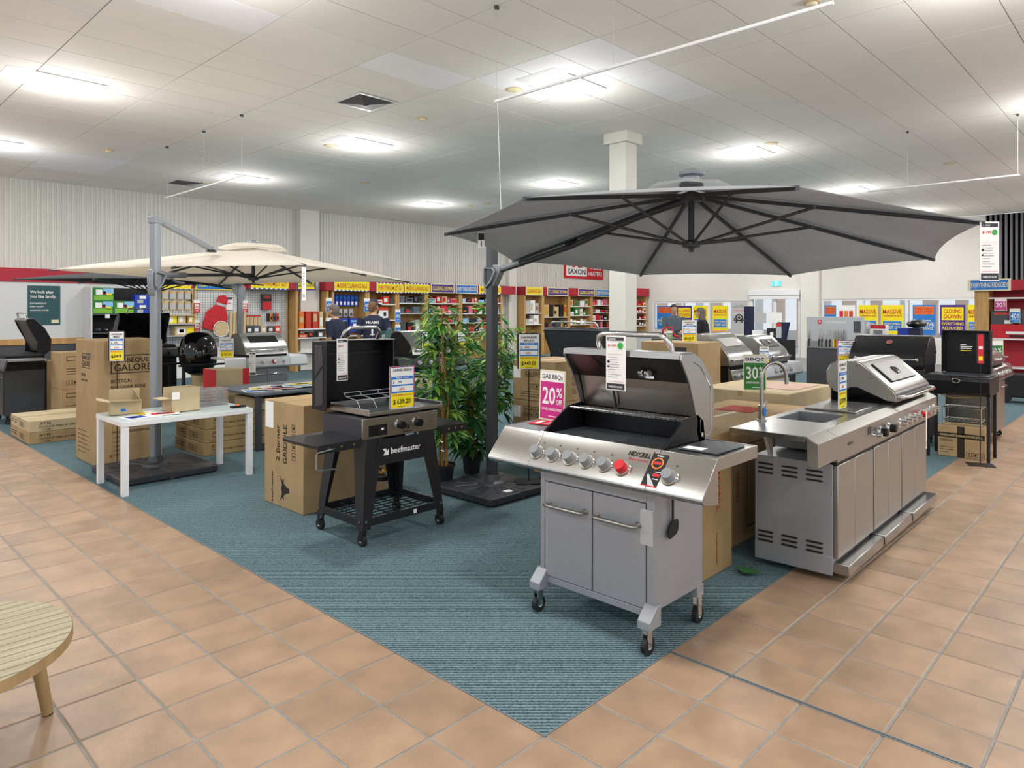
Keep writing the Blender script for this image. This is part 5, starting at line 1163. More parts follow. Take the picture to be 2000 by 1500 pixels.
# green wall poster
def d_family(b, w, h):
    b.m('teal').rect(-w/2, 0, w/2, h, 0); e = -.004
    b.m('paper').text('We look after', -w*.43, h*.80, h*.075, e, w*.72, 'l').text('you like family.', -w*.43, h*.69, h*.075, e, w*.80, 'l').text('RIGHT BARBEQUE AT', -w*.43, h*.53, h*.035, e, w*.5, 'l').text('EVERY BUDGET', -w*.43, h*.45, h*.035, e, w*.42, 'l').text('GUARANTEED IN STORE', -w*.43, h*.36, h*.035, e, w*.56, 'l')
    b.m('cream').rect(w*.22, h*.05, w*.45, h*.13, e)
card('dark green wall poster reading we look after you like family', (1.74, YL-.065, 1.30), 0, .58, .82, d_family, 'wall_poster', 'poster', .006, 'teal')
# black shelf bay
t = thing('black_shelf_unit', 'black shelf unit against the pale wall with boxed games', 'shelf', (3.1, 15.1, 0))
MB('black_matte').box(-.6, .62, .2, .23, 0, 2.1).build('back_panel', t, smooth=False)
MB('board').box(-.63, -.6, -.25, .23, 0, 2.1).build('side_panel', t, smooth=False)
for z in (.4, 1.13, 1.53): MB('dgrey').box(-.6, .62, -.22, .2, z-.025, z).build('shelf', t, bevel=.003)
for x, z in ((-.35, 1.44), (.3, 1.44), (.05, 1.04)): MB('paper').rect(x, z, x+.09, z+.08, -.225).build('shelf_ticket', t, smooth=False)
game = (('lime', -.45, .05, .45, .4), ('sky', 0, .55, .48, .95), ('paper', -.35, .45, -.05, .85), ('red', -.05, .5, .12, .7), ('yellow', .15, .35, .4, .55))
for x, z, l in ((2.72, 1.531, 'lower'), (3.14, 1.531, 'lower'), (2.73, 1.812, 'upper')): prod('green picture game box on the black shelf unit, %s row' % l, x, z, .41, .28, 'green', 15.05, .25, game, 'green game boxes')
for z, l in ((1.531, 'lower'), (1.742, 'upper')): prod('dark blue photo box on the black shelf unit, %s of two' % l, 3.5, z, .3, .21, 'blue_deep', 15.02, .25, (('paper', -.2, .55, .25, .9), ('lgrey', -.35, .1, .05, .45)), 'dark blue boxes')
q = random.Random(3)
for k in range(8):
    o = MB('foil').ball((0, 0, .06), .062, .12, .058, 10, 6).build('foil_bag'); o.location = (2.65+.135*k, 14.98, 1.131); o.rotation_euler = (0, q.uniform(-.1, .1), q.uniform(-.12, .12)); tag(o, 'crumpled silver bag on the lower black shelf', 'bag', 'silver bags on the black shelf')
# white grid panels
def grid(label, x0, x1):
    t = thing('grid_panel', label, 'display panel', ((x0+x1)/2, 15.25, 0)); w = (x1-x0)/2
    MB('paper').box(-w, w, .02, .05, 0, 2.14).build('panel', t, smooth=False); b = MB('grey')
    n = int(2*w/.06)
    for k in range(n+1): x = -w+2*w*k/n; b.box(x-.003, x+.003, 0, .006, .7, 2.12)
    for k in range(24): z = .72+.06*k; b.box(-w, w, -.004, .0, z-.003, z+.003)
    o = b.build('wire_grid', t, smooth=False); o['kind'] = 'stuff'
    for s in (-1, 1): MB('tan').box(s*w-.02, s*w+.02, -.03, .02, 0, 2.14).build('upright', t, smooth=False)
grid('white wire grid panel hung with yellow-carded utensils', 3.78, 4.72); grid('white wire grid panel hung with a red apron', 4.78, 5.92); grid('white wire grid panel hung with red-packed grill tools', 5.98, 7.15)
for r in range(2):
    for c in range(5): prod('yellow and clear carded utensil on the first grid panel', 3.92+.17*c, 1.62+.24*r, .13, .2, 'tan', 15.21, .03, (('lgrey', -.45, .1, .45, .7), ('gold', -.45, .75, -.1, 1)), 'carded utensils on the grid', 'carded_utensil')
prod('black tongs hanging on the first grid panel', 4.665, 1.78, .07, .22, 'black', 15.21, .02, None, None, 'tongs')
b = MB('tan').box(-.45, .45, -.15, .12, -.02, 0); o = b.build('display_shelf', smooth=False); o.location = (4.26, 15.08, 1.5); tag(o, 'pale shelf on the yellow utensil grid panel', 'shelf')
for k, (m, w) in enumerate((('gold', .2), ('yellow', .22), ('tan', .18), ('gold', .16))): prod('%s boxed accessory on the utensil shelf' % ('gold', 'yellow', 'tan', 'small gold')[k], 3.95+.22*k, 1.301, w, .17, m, 15.1, .18, (('paper', -.3, .2, .1, .8),), None)
b = MB('lgrey').box(-.45, .45, -.2, .12, -.02, 0); o = b.build('display_shelf', smooth=False); o.location = (4.26, 15.08, 1.298); tag(o, 'grey shelf under the yellow boxed accessories', 'shelf')
b = MB('lgrey').box(-.45, .45, -.2, .12, -.02, 0); o = b.build('display_shelf', smooth=False); o.location = (4.26, 15.08, 1.02); tag(o, 'low grey shelf with the pizza stone carton', 'shelf')
prod('brown carton with round photo on the low utensil shelf', 4.45, 1.021, .42, .22, 'tan', 15.1, .2, (('paper', -.4, .15, .05, .8), ('brown', -.28, .3, -.05, .65), ('yellow', .1, .1, .5, .8)))
# red apron
t = thing('red_apron', 'bright red apron hanging askew on the grid panel', 'apron', (5.18, 15.2, 1.1)); t.rotation_euler = (0, .28, 0)
MB('red').prism([(-.27, .02), (.22, -.02), (.27, .40), (.16, .62), (.15, .86), (.05, .93), (-.1, .86), (-.12, .62), (-.28, .40)], 'y', -.03, .0).build('cloth', t, bevel=.01); MB('lgrey').prism([(-.11, .64), (.15, .64), (.15, .70), (-.11, .70)], 'y', -.036, -.03).build('patch', t)
for z in (.2, .34): MB('ink_red').box(-.24, .22, -.033, -.03, z, z+.008).build('seam', t)
for x, z in ((4.80, 1.55), (4.80, 1.08), (5.98, 1.55)): card('red 50% off card clipped to a grid panel upright', (x, 15.17, z), 0, .15, .3, lambda b, w, h: (b.m('red').rect(-w/2, 0, w/2, h*.75, 0), b.m('paper').rect(-w*.35, h*.3, w*.35, h*.65, -.004), b.m('red').text('50%', 0, h*.38, h*.18, -.008, w*.55), b.m('paper').text('OFF', 0, h*.1, h*.1, -.004, w*.5)), group='red 50% cards')
prod('white carded pack beside the red apron', 5.6, 1.62, .2, .34, 'paper', 15.22, .02, (('navy', -.4, .75, .4, .9), ('pink', -.2, .4, .2, .5)))
t = thing('pizza_stone', 'round cream pizza stone leaning on the grid panel', 'pizza stone', (5.36, 15.12, .978)); MB('tan').cyl((0, 0, .17), (0, -.015, .17), .165, n=28).build('stone', t); MB('paper').tube([(.185*math.cos(a), .0, .17+.185*math.sin(a)) for a in [2*PI*k/24 for k in range(24)]], .012, 6, True).build('rim', t)
o = MB('lgrey').box(-.5, .45, -.12, .1, -.02, 0).build('display_shelf', smooth=False); o.location = (5.55, 15.1, .949); tag(o, 'grey shelf under the pizza stone and timber planks', 'shelf')
for k in range(5):
    o = MB('tan').box(-.03, .03, -.012, .012, 0, .62).build('timber_plank'); o.location = (5.60+.088*k, 15.15, .95); o.rotation_euler = (0, .03, 0); tag(o, 'thin timber smoking plank leaning on the grid panel', 'plank', 'timber planks by the apron')
# tools grid
for k in range(4): prod('long pale carded skewer pack on the tool grid', 6.08+.10*k, 1.22, .085, .26, 'tan', 15.22, .03, (('red', -.5, .85, .5, 1),), 'skewer packs on the tool grid', 'skewer_pack')
for k, m in enumerate(('black', 'orange', 'dgrey', 'red_text')): prod('%s handled tool pack on the tool grid' % ('black', 'orange', 'grey', 'red')[k], 6.62+.085*k, 1.32, .07, .2, m, 15.22, .03, (('black', -.3, .2, .3, .6),), None, 'tool_pack')
for k, (m, n2) in enumerate((('dgrey', 'dark'), ('slate', 'slate grey'), ('tan', 'tan'), ('dgrey', 'charcoal'), ('red_text', 'red'))): prod('%s boxed grill tool on the tool grid lower row' % n2, 6.1+.19*k, .93, .15, .27, m, 15.2, .06, (('red', -.5, .1, .5, .3), ('paper', -.3, .5, .3, .8)))
prod('black and red brush set on the tool grid top', 6.55, 1.62, .24, .4, 'dgrey', 15.18, .1, (('red', -.5, 0, .5, .5), ('black', -.5, .55, .5, .7), ('red_text', -.3, .7, .3, .9)))
# pine shelving bays
def bay(label, x0, x1, shelves, back='pine_panel', y0=YF, y1=15.34):
    t = thing('pine_shelf_bay', label, 'shelf', ((x0+x1)/2, y0, 0)); w = (x1-x0)/2-.038
    MB(back).box(-w, w, y1-y0-.03, y1-y0, 0, 2.13).build('back_panel', t, smooth=False)
    for s in (-1, 1): MB('pine').box(s*w-.035, s*w+.035, .0, y1-y0-.03, 0, 2.13).build('upright', t, smooth=False)
    for z in shelves: MB('white').box(-w+.035, w-.035, .0, y1-y0-.03, z-.03, z).build('shelf', t, smooth=False)
    return t
bays = [(7.22, 8.2, (1.12, .88, .5)), (8.3, 9.45, (.9, .5)), (9.45, 10.5, (1.78, 1.32, .9, .5)), (10.5, 11.6, (1.82, 1.52, .92, .5)), (11.6, 13.0, (1.82, 1.5, 1.2, .9)), (13.0, 14.9, (1.85, 1.5, 1.2, .9)), (16.0, 17.0, (1.5, 1.1)), (17.0, 18.5, (1.35, .95)), (18.5, 19.9, (1.75, 1.4, 1.05)), (19.9, 21.2, (1.8, 1.5, 1.2, .9))]
names = ['narrow pine bay by the tool grid', 'pine bay with blue charcoal packs', 'pine bay with the oven carton', 'pine bay with black drawers', 'pine bay behind the tall bamboo', 'pine bay at the wall pilaster', 'narrow pine bay past the pilaster', 'pine bay with stacked black trays', 'pine bay with white appliance cartons', 'pine bay beside the white column']
for (x0, x1, sh), nm in zip(bays, names): bay(nm[0:1]+nm[1:], x0, x1, sh)
cols = [('red_text', 'black', 'orange', 'tan', 'dgrey'), ('blue_deep', 'blue', 'blue_deep', 'paper'), ('paper', 'red_text', 'dgrey', 'lgrey'), ('dgrey', 'slate', 'black', 'lgrey'), ('red', 'paper', 'pink', 'sky', 'dgrey', 'tan'), ('red', 'paper', 'sky', 'pink', 'black', 'orange'), ('paper', 'lgrey', 'tan'), ('black', 'gold', 'dgrey', 'tan'), ('paper', 'white', 'lgrey', 'green', 'tan'), ('red', 'paper', 'black', 'pink', 'brown')]
cn = dict(red_text='brick red', black='black', orange='orange', tan='tan', dgrey='charcoal', blue_deep='deep blue', blue='mid blue', paper='white', lgrey='light grey', slate='slate', red='red', pink='pink', sky='pale blue', gold='gold', white='off-white', green='green', brown='brown')
q = random.Random(21)
for (x0, x1, sh), nm, cs2 in zip(bays, names, cols):
    lv = sorted(sh, reverse=True); tops = [2.1]+lv[:-1]
    for li, (z, zt) in enumerate(zip(lv, tops)):
        if z < .85 or 'blue charcoal' in nm or ('oven' in nm and z == 1.32): continue
        x = x0+.125
        while x < x1-.2:
            w = q.uniform(.10, .28); w = min(w, x1-.12-x)
            if w < .07: break
            h = min((zt-z-.05)*q.uniform(.45, .95), .45); m = q.choice(cs2)
            f = [(q.choice(cs2+('paper', 'red')), -.4, q.uniform(.1, .4), q.uniform(-.1, .4), q.uniform(.5, .9))]
            prod('%s box on the %s, %s' % (cn[m], ('top shelf', 'second shelf', 'third shelf', 'fourth shelf')[li], nm), x+w/2, z+.001, w, h, m, YF+.16, .24, f, 'products in the '+nm)
            x += w+q.uniform(.01, .08)
for k in range(7): prod('deep blue charcoal pack hanging in the pine bay beside the person with a cap', 8.5+.125*k, 1.72, .11, .32, 'blue_deep', 15.2, .06, (('paper', -.3, .1, .3, .4), ('blue', -.4, .6, .4, .85)), 'hanging blue packs', 'hanging_pack')
for k in range(4): prod('pale grey glove pack hanging under the blue packs', 8.55+.18*k, 1.42, .12, .22, 'lgrey', 15.2, .05, (('dgrey', -.3, .1, .3, .5),), 'hanging grey packs', 'hanging_pack')
for k in range(2): prod('bulky blue bag with white badge hanging in the pine bay', 8.75+.42*k, 1.0, .36, .38, 'blue_deep', 15.15, .12, (('paper', -.2, .3, .25, .6), ('sky', -.4, .7, .4, .85)), 'bulky blue bags', 'blue_bag')
prod('large white and red oven carton on the pine shelf', 9.98, 1.325, .36, .36, 'paper', 15.02, .25, (('red_text', -.5, .75, .5, 1), ('black', .05, .3, .3, .6)))
for z, x in ((1.56, 8.2), (1.56, 9.42), (1.02, 8.2), (1.02, 9.42), (1.25, 10.5), (.80, 10.5)):
    card('blue 40% off ticket clipped to a pine upright', (x, YF-.012, z), 0, .19, .38, lambda b, w, h: (b.m('blue').rect(-w*.46, h*.02, w*.46, h*.76, 0), b.m('paper').text('40%', 0, h*.35, h*.26, -.006, w*.74).text('OFF', 0, h*.14, h*.12, -.006, w*.5)), group='blue 40% tickets')
stand_sign('teal 15% off ticket on a stand behind the griddle handle', 5.05, 8.0, 0, 1.26, .15, .26, lambda b, w, h: (b.m('teal').rect(-w/2, 0, w/2, h, 0), b.m('paper').text('15%', 0, h*.45, h*.3, -.004, w*.7)), -.3)
t = thing('teal_umbrella', 'closed teal camping umbrella behind the griddle lid', 'umbrella', (4.85, 7.6, .3)); MB('teal').lathe([(.02, 1.02), (.05, .98), (.12, .6), (.2, .3), (.17, .28)], 10).build('cover', t)
for k in range(6): a = PI/3*k; MB('sky').tube([(.02*math.cos(a), .02*math.sin(a), 1.02), (.125*math.cos(a), .125*math.sin(a), .6), (.205*math.cos(a), .205*math.sin(a), .3)], .006, 5).build('rib', t)
MB('dgrey').cyl((0, 0, -.3), (0, 0, 1.05), .015, n=8).build('pole', t)
# red fascia and banners
for x0, x1 in ((5.95, 7.3), (8.07, 10.0), (10.0, 15.5), (16.0, 21.4)):
    o = MB('header_red').box(x0, x1, YF-.06, 15.29, 2.14, 2.42).build('fascia_header', smooth=False); tag(o, {5.95: 'red fascia header above the tool grid panels', 8.07: 'red fascia header above the blue pack bay', 10.0: 'long red fascia header behind the bamboo tops', 16.0: 'red fascia header right of the wall pilaster'}[x0], 'header')
def banner(label, xa, xb, txt, bg, fg, bord=None, stripe=False, dz=0): card(label, ((xa+xb)/2, YF-.075, 2.13+dz), 0, xb-xa, .30, d_banner(txt, bg, fg, bord, stripe), 'sale_banner', 'banner', .012, 'paper')
banner('yellow everything must go banner above the tool grid', 5.97, 6.98, 'EVERYTHING MUST GO!', 'yellow', 'red', None, True)
banner('yellow and purple closing down banner beside the tool grid', 7.2, 7.76, 'CLOSING DOWN', 'yellow', 'dark_print', 'purple')
banner('yellow massive clearance sale banner above the blue packs', 8.33, 9.45, 'MASSIVE CLEARANCE SALE', 'yellow', 'red', None, True)
banner('yellow everything must go banner right of the red gap', 9.7, 10.66, 'EVERYTHING MUST GO', 'yellow', 'red_text', None, True, -.03)
banner('yellow massive clearance sale banner above the black drawers', 10.7, 11.66, 'MASSIVE CLEARANCE SALE', 'yellow', 'red_text', None, True, -.02)
banner('purple closing down banner left of the blue banner', 11.7, 12.66, 'CLOSING DOWN', 'purple', 'yellow', 'cream')
banner('blue everything reduced banner behind the bamboo', 12.72, 13.68, 'EVERYTHING REDUCED', 'blue', 'cream', 'cream')
banner('yellow clearance banner behind the grey parasol mast', 13.74, 14.75, 'MASSIVE CLEARANCE', 'yellow', 'red', None, True)
banner('yellow clearance banner right of the wall pilaster', 16.0, 16.9, 'CLEARANCE SALE', 'yellow', 'red_text', 'cream')
banner('purple closing down banner on the cream framed board', 17.15, 18.35, 'CLOSING DOWN', 'purple', 'yellow', 'cream')
banner('small purple closing down banner below the wood heaters sign', 18.95, 20.0, 'CLOSING DOWN', 'purple', 'yellow', 'cream')
banner('blue everything reduced banner beside the white column', 20.05, 21.1, 'EVERYTHING REDUCED', 'blue', 'cream', 'cream')
card('blue banner above the red apron grid', (5.3, 15.2, 2.10), 0, 1.05, .22, d_banner('EVERYTHING REDUCED', 'blue', 'yellow', 'yellow'), 'sale_banner', 'banner', .012)
card('yellow striped banner above the yellow utensil grid', (4.25, 15.2, 2.10), 0, .92, .10, d_banner(' ', 'yellow', 'red', 'red', True), 'sale_banner', 'banner', .012)
def d_saxon(b, w, h):
    b.m('red').rect(-w/2, 0, w/2, h, 0); b.m('paper').rect(-w*.46, h*.14, w*.06, h*.92, -.006)
    b.m('black').text('SAXON', -w*.2, h*.24, h*.28, -.012, w*.44); b.m('paper').text('WOOD', w*.28, h*.55, h*.26, -.006, w*.34).text('HEATERS', w*.28, h*.2, h*.22, -.006, w*.36)
    b.m('red').add([(-w*.32, -.012, h*.62), (-w*.24, -.012, h*.62), (-w*.26, -.012, h*.86), (-w*.3, -.012, h*.86)], [(0, 1, 2, 3)]).add([(-w*.18, -.012, h*.62), (-w*.06, -.012, h*.62), (-w*.1, -.012, h*.86), (-w*.15, -.012, h*.86)], [(0, 1, 2, 3)])
card('red SAXON wood heaters sign high on the corrugated wall', (20.0, YL-.05, 2.84), 0, 2.5, .70, d_saxon, 'wall_sign', 'sign', .03, 'red')

# ================================================================= RIGHT WALL: WINDOWS, DOOR, POSTERS
def window(n, y0, y1, z0, z1, mull):
    t = bpy.data.objects.new('window_%d' % n, None); C.objects.link(t); t.location = (XR, (y0+y1)/2, 0); struct(t); w = (y1-y0)/2
    b = MB('frame_white'); b.T = Matrix.Identity(4)
    b.box(.02, .1, -w, w, z1-.06, z1).box(.02, .1, -w, w, z0, z0+.06).box(.02, .1, -w, -w+.06, z0+.06, z1-.06).box(.02, .1, w-.06, w, z0+.06, z1-.06); b.build('window_frame', t, smooth=False)
    ms = [-w+.06]+[m-(y0+y1)/2 for m in mull]+[w-.06]
    for m in ms[1:-1]: MB('frame_white').box(.02, .1, m-.04, m+.04, z0+.06, z1-.06).build('mullion', t, smooth=False)
    for a, c in zip(ms[:-1], ms[1:]): MB('glass').box(.055, .06, a, c, z0+.06, z1-.06).build('pane', t, smooth=False)
window(1, 2.3, 6.75, .72, 1.96, (4.25, 5.5)); window(2, 9.3, 13.2, .72, 1.93, (10.8, 11.9))
t = bpy.data.objects.new('door_1', None); C.objects.link(t); t.location = (XR, 8.32, 0); struct(t)
b = MB('frame_white').box(.0, .12, -.88, -.80, 0, 2.12).box(.0, .12, .80, .88, 0, 2.12).box(-.1, .12, -.88, .88, 1.98, 2.12).box(.0, .12, -.05, .05, 0, 1.98).box(.0, .12, -.8, .8, 0, .12); b.build('door_frame', t, smooth=False)
for a, c in ((-.8, -.05), (.05, .8)): MB('glass').box(.05, .056, a, c, .12, 1.98).build('pane', t, smooth=False)
MB('lgrey').box(-.01, .0, .3, .72, 1.15, 1.5).build('notice', t, smooth=False); MB('paper').box(-.01, .0, -.25, .22, 1.15, 1.52).build('notice', t, smooth=False)
MB('frame_white').box(-.14, 0, -.9, .9, 2.12, 2.28).build('operator_box', t, bevel=.004)
card('blue and white running man exit sign above the door', (XR-.03, 8.25, 2.42), -PI/2, .34, .18, lambda b, w, h: (b.m('exit_blue').rect(-w/2, 0, w/2, h, 0), b.m('paper').rect(-w*.14, h*.08, w*.14, h*.92, -.004), b.m('exit_blue').rect(-w*.03, h*.3, w*.05, h*.7, -.008)), 'exit_sign', 'sign', .04)
# outside: paved forecourt and striped facade
struct(MB('lgrey').box(XR+.25, 34, -6, 22, -.12, -.02).build('floor_outside', smooth=False))
t = thing('outside_facade', 'pale facade with pink-tan pillars outside the shop windows', 'building', (29, 7, 0))
MB('white').box(0, .3, -14, 14, 0, .7).build('wall', t, smooth=False)
for k in range(26): MB('pillar_pale' if k % 3 else 'white').box(-.25, 0, -13+k*1.0, -12.7+k*1.0+.1*(k % 3), 0, 3.4).build('pillar', t, smooth=False)
# posters in the windows
def d_post(kind):
    def f(b, w, h):
        if kind == 'blue':
            b.m('blue').rect(-w/2, 0, w/2, h, 0); b.m('orange').rect(-w*.42, h*.68, w*.42, h*.95, -.004); b.m('red').text('EVERYTHING', 0, h*.83, h*.09, -.008, w*.78).text('REDUCED!', 0, h*.71, h*.10, -.008, w*.78)
            b.m('paper').text('STOREWIDE', 0, h*.45, h*.05, -.004, w*.6); b.m('cream').text('MASSIVE', 0, h*.30, h*.12, -.004, w*.86).text('CLEARANCE', 0, h*.18, h*.09, -.004, w*.8)
        elif kind == 'purple':
            b.m('purple').rect(-w/2, 0, w/2, h, 0); b.m('yellow').rect(-w*.43, h*.5, w*.43, h*.92, -.004); b.m('red').text('CLOSING', 0, h*.74, h*.12, -.008, w*.7).text('DOWN', 0, h*.56, h*.13, -.008, w*.7)
            b.m('yellow').text('EVERYTHING', 0, h*.34, h*.09, -.004, w*.86).text('REDUCED', 0, h*.2, h*.09, -.004, w*.8)
        elif kind == 'yellow':
            b.m('yellow').rect(-w/2, 0, w/2, h, 0); b.m('red').text('MASSIVE', 0, h*.70, h*.15, -.004, w*.84).text('CLEARANCE SALE', 0, h*.60, h*.06, -.004, w*.84); b.m('sky').rect(-w*.42, h*.12, w*.42, h*.46, -.004)
            b.m('blue').rect(-w*.40, h*.14, w*.40, h*.44, -.008); b.m('cream').text('EVERYTHING', 0, h*.32, h*.07, -.012, w*.7).text('MUST GO', 0, h*.18, h*.10, -.012, w*.7)
        else:
            b.m('paper').rect(-w/2, 0, w/2, h, 0)
            for k in range(3): b.m(('red', 'orange', 'red_text')[k]).rect(-w*.4+w*.28*k, h*.2, -w*.18+w*.28*k, h*.8, -.004)
    return f
for kind, y0, y1, lab in (('blue', 12.2, 13.0, 'blue everything reduced poster in the window by the counter'), ('purple', 11.5, 12.12, 'purple poster in the window behind the grey-shirted person'), ('yellow', 10.85, 11.45, 'yellow massive poster in the window behind the long-haired person'), ('yellow', 10.05, 10.65, 'yellow massive clearance poster beside the grey emblem banner'),
    ('blue', 6.3, 6.66, 'narrow blue poster at the window edge by the pier'), ('papers', 5.72, 6.25, 'white poster with red blocks above the knife display'), ('yellow', 5.05, 5.62, 'yellow poster in front of a purple one above the knife display'), ('yellow', 4.33, 4.96, 'yellow massive poster above the boxed appliances'), ('blue', 3.47, 4.08, 'large blue everything reduced poster in the right window'), ('purple', 2.72, 3.36, 'large purple closing down poster in the right window'), ('yellow', 2.36, 2.66, 'yellow poster beside the closing down poster')):
    card(lab, (XR+.014, (y0+y1)/2, .86), -PI/2, y1-y0, .90, d_post(kind), 'sale_poster', 'poster', .008)
def d_emblem(b, w, h):
    b.m('lgrey').rect(-w/2, 0, w/2, h, 0); b.m('grey').text('WELCOME', 0, h*.86, h*.03, -.004, w*.5).text('FAMILY OWNED', 0, h*.80, h*.035, -.004, w*.8); b.m('pink').text('SHOP HERE', 0, h*.7, h*.045, -.004, w*.7)
    b.m('black').tube([(w*.2*math.cos(a), -.006, h*.5+w*.17*math.sin(a)) for a in [2*PI*k/12 for k in range(12)]], w*.035, 5, True); b.cyl((0, -.004, h*.5), (0, -.008, h*.5), w*.08, n=8)
    for s in (-1, 1): b.tube([(s*w*.1, -.006, h*.44), (s*w*.28, -.006, h*.40), (s*w*.3, -.006, h*.48)], w*.03, 5).tube([(s*w*.08, -.006, h*.42), (s*w*.2, -.006, h*.34)], w*.03, 5)
card('grey window banner with black crab-like emblem beside the door', (XR+.012, 9.62, .76), -PI/2, .62, 1.15, d_emblem, 'window_banner', 'banner', .008)
# short shelf run and header beyond the column
t = bay('white shelf bay with small goods beside the shop window', 20.55, 21.45, (1.75, 1.5, 1.25, 1.0), 'paper', 13.35, 13.8)
o = MB('header_red').box(20.5, 21.5, 13.3, 13.8, 2.14, 2.44).build('fascia_header', smooth=False); tag(o, 'red header with white tongs mark beside the window', 'header')
p = MB('paper'); p.T = Matrix.Translation((20.495, 13.5, 2.2)) @ Matrix.Rotation(-PI/2, 4, 'Z'); p.tube([(.0, 0, 0), (.02, 0, .18)], .012, 5); p.tube([(.01, 0, .0), (.09, 0, .18)], .012, 5); p.build('tongs_mark', o, smooth=False)
q = random.Random(5)
for z in (1.0, 1.25, 1.5, 1.75):
    for k in range(5): m = q.choice(('paper', 'red', 'gold', 'black', 'cream', 'brown')); product('%s small jar box on the white shelf bay by the window' % dict(paper='white', red='red', gold='gold', black='black', cream='cream', brown='brown')[m], 20.68+.16*k, 13.45, z+.001, .11, .12, q.uniform(.1, .19), m, ((q.choice(('paper', 'red', 'black')), -.4, .2, .4, .6),), 0, 'small goods on the white shelf')

# ================================================================= COUNTER AREA
t = thing('service_counter', 'grey service counter before the shop windows', 'counter', (12.45, 6.45, 0), -PI/2)
MB('lgrey').box(-1.3, 1.3, -.2, .2, 0, 1.0).build('body', t, bevel=.004); MB('dgrey').box(-1.34, 1.34, -.24, .24, 1.0, 1.04).build('worktop', t, bevel=.004)
t = thing('monitor', 'dark back of a monitor on the service counter', 'monitor', (12.42, 6.75, 1.04), -1.2); MB('slate').box(-.2, .2, -.02, .02, .1, .38).build('screen', t, bevel=.005); MB('dgrey').cyl((0, .03, .01), (0, .0, .12), .02, n=8).build('neck', t); MB('dgrey').box(-.1, .1, -.08, .08, 0, .012).build('foot', t)
t = thing('dark_totem', 'tall dark grey panel standing beside the long-shelved barbecue', 'panel', (12.36, 4.94, 0), -PI/2-.2); MB('navy').box(-.09, .09, -.06, .06, .03, 1.69).build('panel', t, bevel=.006); MB('dgrey').box(-.14, .14, -.12, .12, 0, .03).build('foot', t)
t = thing('orange_frame', 'orange tubular frame of a cart near the counter', 'cart', (11.0, 5.0, 0), -PI/4)
MB('orange').tube([(-.12, 0, 1.0), (-.12, 0, 1.13), (-.08, 0, 1.17), (.2, 0, 1.17), (.25, 0, 1.13), (.25, 0, 1.0)], .016, 8).build('handle', t); MB('black_matte').box(-.14, .27, -.1, .2, 0, 1.05).build('body', t, bevel=.01)
t = thing('red_handle_cart', 'dark appliance with red loop handle beyond the raised hood', 'cart', (8.6, 4.6, 0), -PI/4)
MB('red').tube([(-.15, 0, 1.12), (-.14, 0, 1.27), (-.1, 0, 1.31), (.0, 0, 1.31), (.03, 0, 1.2), (.08, 0, 1.16), (.16, 0, 1.15)], .02, 8).build('handle', t); MB('black_matte').box(-.3, .3, -.2, .2, .05, 1.12).build('body', t, bevel=.02)
product('white boxed sign with green foot near the counter', 11.6, 4.4, 1.005, .2, .1, .2, 'paper', (('green', -.5, 0, .5, .3),)); product('black appliance on the small plinth near the counter', 11.75, 4.15, 1.005, .22, .1, .24, 'black', (('paper', -.2, .1, .1, .7),))
o = MB('lgrey').box(-.35, .35, -.2, .2, 0, 1.0).build('display_plinth', bevel=.005); o.location = (11.7, 4.27, 0); o.rotation_euler = (0, 0, -PI/2); tag(o, 'grey display plinth near the counter', 'plinth')
t = thing('leaflet_rack', 'dark slanted leaflet rack with white sheets beyond the barbecue', 'rack', (11.2, 3.75, 0), -PI/2-.3)
MB('black_matte').box(-.2, .2, -.15, .15, 0, 1.05).build('plinth', t, bevel=.004); MB('navy').prism([(-.18, 1.05), (.1, 1.05), (.18, 1.38), (-.06, 1.38)], 'y', -.05, .02).build('slope', t); MB('lgrey').box(-.08, .04, -.06, -.052, 1.08, 1.34).build('leaflet', t); MB('red_text').box(-.08, .04, -.064, -.056, 1.30, 1.36).build('leaflet_top', t)

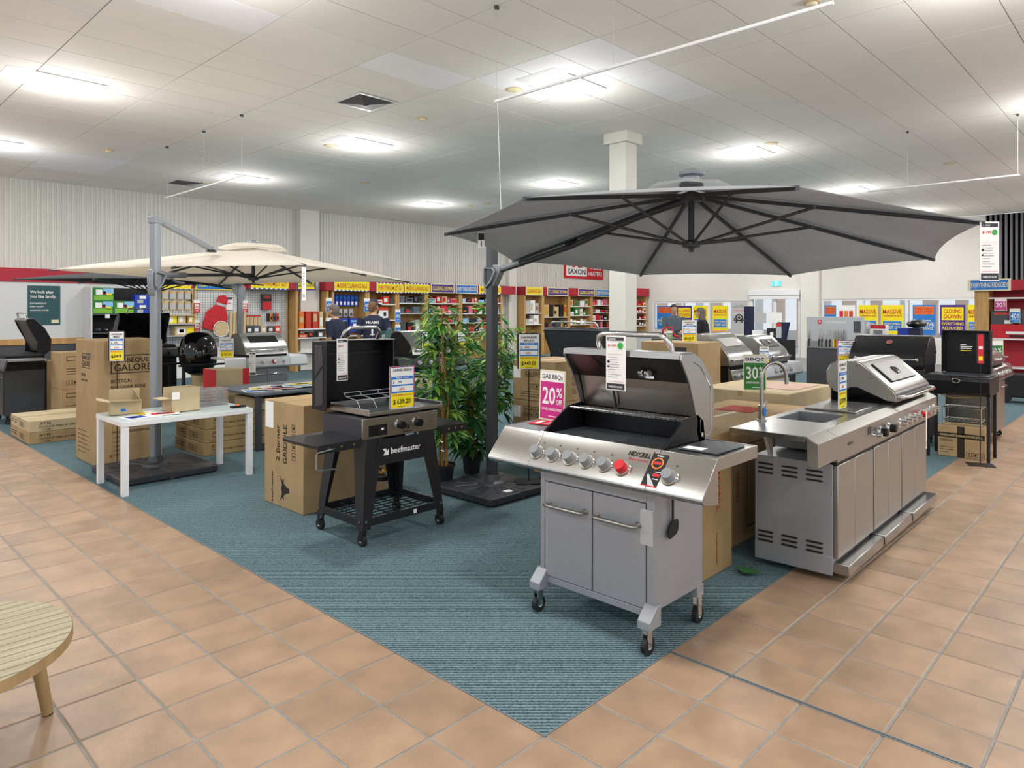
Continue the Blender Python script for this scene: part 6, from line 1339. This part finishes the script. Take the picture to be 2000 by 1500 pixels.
# ================================================================= RED SHELVING AT THE FAR RIGHT
t = thing('red_shelf_unit', 'red-backed shelf unit with pine end post at the right', 'shelf', (14.5, .1, 0), -PI/2)
MB('pine').box(-1.12, -.88, 0, .45, 0, 2.0).build('end_post', t, smooth=False); MB('header_red').box(-.88, 1.6, .4, .45, 0, 2.0).build('back_panel', t, smooth=False)
for z in (.5, 1.06, 1.86): MB('white').box(-.88, 1.6, 0, .4, z-.03, z).build('shelf', t, smooth=False)
MB('header_red').box(-1.22, 1.6, -.05, .45, 2.0, 2.2).build('header', t, smooth=False); MB('header_red').box(-.25, 1.6, .1, .14, 2.22, 2.6).build('top_board', t, smooth=False)
card('blue everything reduced banner on the pine end post header', (14.43, .96, 1.99), -PI/2, .70, .235, d_banner('EVERYTHING REDUCED!', 'blue', 'cream', 'cream'), 'sale_banner', 'banner', .012)
for k, y in enumerate((.64, -.0, -.64)): product('red appliance carton in a row on the red shelf unit', 14.65, y, 1.061, .62, .3, .27, 'red', (('paper', -.1, .3, .4, .5), ('black', 0, .08, .45, .25)), -PI/2, 'red cartons on the red shelf')
product('black carton with red print on the red cartons', 14.65, .76, 1.332, .36, .28, .27, 'dgrey', (('red_text', -.4, .7, .4, .85), ('paper', .1, .05, .4, .3)))
product('black carton picturing a red barbecue on the red cartons', 14.65, .2, 1.332, .6, .28, .28, 'dgrey', (('ink_red', -.3, .25, .3, .6), ('lgrey', -.3, .55, .2, .7)))
card('pink 20% off ticket on the red shelf edge', (14.47, .78, 1.60), -PI/2, .2, .24, d_pct('20', 'magenta')); card('blue 40% off ticket on the red shelf unit', (14.46, .55, 1.36), -PI/2, .17, .28, d_pct('40', 'blue'))
t = thing('red_trolley', 'red and black wheeled trolley on the tiles at the right', 'trolley', (12.9, .25, 0), -PI/2); MB('black_matte').box(-.3, .5, -.2, .2, .1, .5).build('body', t, bevel=.02)
for x in (-.2, .35): MB('rubber').cyl((x, -.22, .1), (x, -.18, .1), .1, n=16).build('wheel', t)
MB('red').box(-.32, -.28, -.2, .2, .12, .45).build('red_panel', t)
